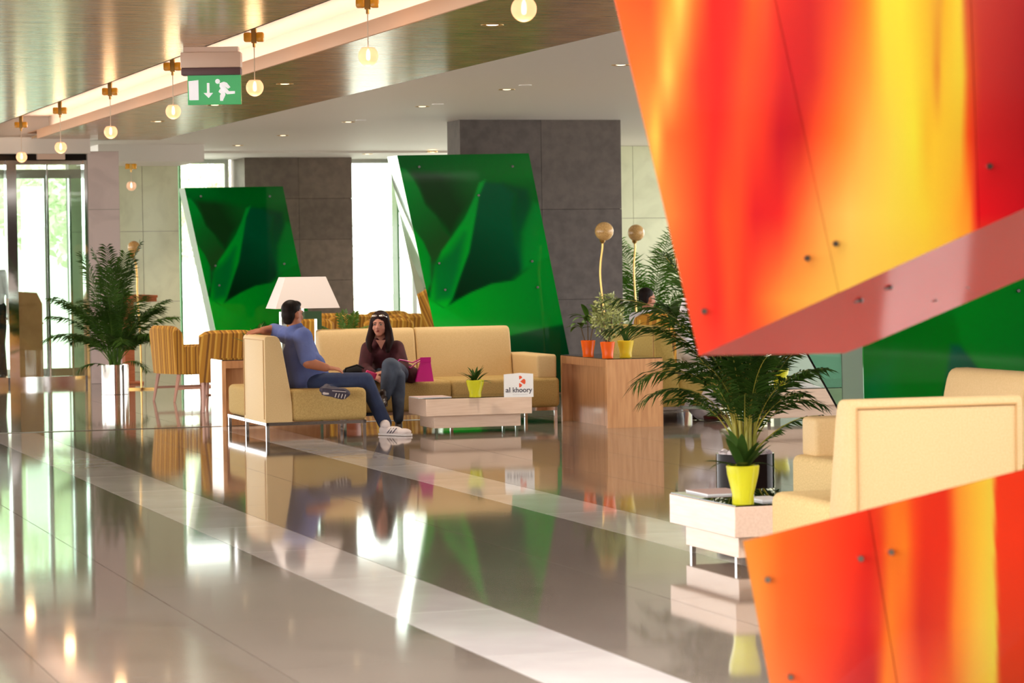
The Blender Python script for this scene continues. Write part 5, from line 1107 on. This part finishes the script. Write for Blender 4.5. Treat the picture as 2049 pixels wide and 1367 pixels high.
# ---------------------------------------------------------------- person in white robe
rt = thing('person', 'person in long white robe and dark red shoes sitting behind the large palm', 'person', at(1400, 830, 25.2)); rt.location[2] = 0; fg = Fig(rt); J = fg.J
pel, che, nk, hc = J(1392, 738, 25.5), J(1385, 676, 25.55), J(1388, 640, 25.55), J(1396, 606, 25.5)
body = MB(); f, r_, u, R, P = head(body, hc, (.8, -.6, 0), 1.0); body.capsule(nk, hc + Vector((0, 0, -.04)), .058, .054).capsule(pel, che, .12, .12).capsule(che, nk, .11, .05)
lg = []
for s, dx in ((-1, 0), (1, 14)):
    a = pel + r_ * .1 * s; b = J(1428 + dx, 742, 25.5 - .1 * s); c = J(1396 + dx * 1.6, 815, 25.35 - .1 * s); lg.append((a, b, c)); body.capsule(a, b, .07, .05).capsule(b, c, .05, .038)
arms = []
for s in (-1, 1):
    a = nk + r_ * .19 * s + Vector((0, 0, -.06)); b = a + Vector((0, 0, -.26)) + f * .05; c = b + f * .22; arms.append((a, b, c)); body.capsule(a, b, .05, .04).capsule(b, c, .04, .03); hand(body, c, f, (0, 0, 1), .95, .6, -s)
fuse('body', body, .01, 3, 'skin_m', rt); face(rt, P, R, 1.0)
fuse('head_cloth', MB().ell(P(0, -.03, .045), (.088, .1, .088), R).capsule(P(0, -.08, 0), P(0, -.1, -.2), .08, .12), .01, 3, 'white_cloth', rt)
rb_ = MB().capsule(pel, che, .17, .15).capsule(che, che + Vector((0, 0, .1)), .14, .1).capsule(arms[0][0], arms[1][0], .075, .075)
for a, b, c in arms: rb_.capsule(a, b, .07, .062).capsule(b, b.lerp(c, .85), .062, .055)
for a, b, c in lg: rb_.capsule(a, b, .11, .095).capsule(b, b.lerp(c, .96), .1, .1)
rb_.capsule(lg[0][1], lg[1][1], .1, .1).capsule(lg[0][2] + Vector((0, 0, .08)), lg[1][2] + Vector((0, 0, .08)), .105, .105).capsule((lg[0][1] + lg[1][1]) / 2, (lg[0][2] + lg[1][2]) / 2, .12, .12).capsule(J(1385, 745, 25.35), J(1375, 800, 25.2), .1, .07)
fuse('robe', rb_, .011, 4, 'white_cloth', rt)
for a, b, c in lg: shoe(rt, Vector((c.x, c.y, .004)) - f * .05, Vector((c.x, c.y, .004)) + f * .2, (0, 0, 1), 'shoe_red', 'shoe_brown')
# ---------------------------------------------------------------- person outside the door
P_ = G(-12, 762); rt = thing('person', 'person in pale shirt and dark trousers walking behind the left glass door', 'person', (P_[0], P_[1], 0)); V = Vector
body = MB(); hc = V((0, 0, 1.6)); f, r_, u, R, P = head(body, hc, (.5, -.86, 0), 1.0)
body.capsule(V((0, 0, .95)), V((0, 0, 1.3)), .12, .13).capsule(V((0, 0, 1.3)), V((0, 0, 1.44)), .12, .055).capsule(V((0, 0, 1.44)), V((0, 0, 1.56)), .055, .052)
arms = [(V((s * .19, 0, 1.37)), V((s * .23, .03 * s, 1.09)), V((s * .22, -.1, .86))) for s in (-1, 1)]; lg = [(V((s * .1, 0, .9)), V((s * .1, -.08 * s - .03, .48)), V((s * .1, .1 * s, .09))) for s in (-1, 1)]
for a, b, c in arms: body.capsule(a, b, .05, .04).capsule(b, c, .04, .028); hand(body, c, (0, -.1, -1), (1 if a.x > 0 else -1, 0, 0), .95, .5, 1)
for a, b, c in lg: body.capsule(a, b, .08, .055).capsule(b, c, .055, .036)
fuse('body', body, .011, 3, 'skin_w', rt); face(rt, P, R, 1.0)
fuse('hair', MB().ell(P(0, -.022, .05), (.079, .092, .082), R).ell(P(0, -.055, 0), (.07, .05, .07), R), .009, 2, 'hair', rt)
s_ = MB().capsule(V((0, 0, .95)), V((0, 0, 1.3)), .155, .155).capsule(V((0, 0, 1.3)), V((0, 0, 1.42)), .15, .08).capsule(arms[0][0], arms[1][0], .07, .07)
for a, b, c in arms: s_.capsule(a, b, .066, .055)
fuse('shirt', s_, .011, 4, 'white_cloth', rt)
t_ = MB().capsule(V((-.04, 0, .92)), V((.04, 0, .92)), .145, .145)
for a, b, c in lg: t_.capsule(a, b, .1, .075).capsule(b, c, .075, .058)
fuse('trousers', t_, .011, 4, 'black_cloth', rt)
for a, b, c in lg: shoe(rt, V((c.x, c.y + .06, .004)), V((c.x, c.y - .19, .004)), (0, 0, 1), 'shoe_brown', 'shoe_brown')
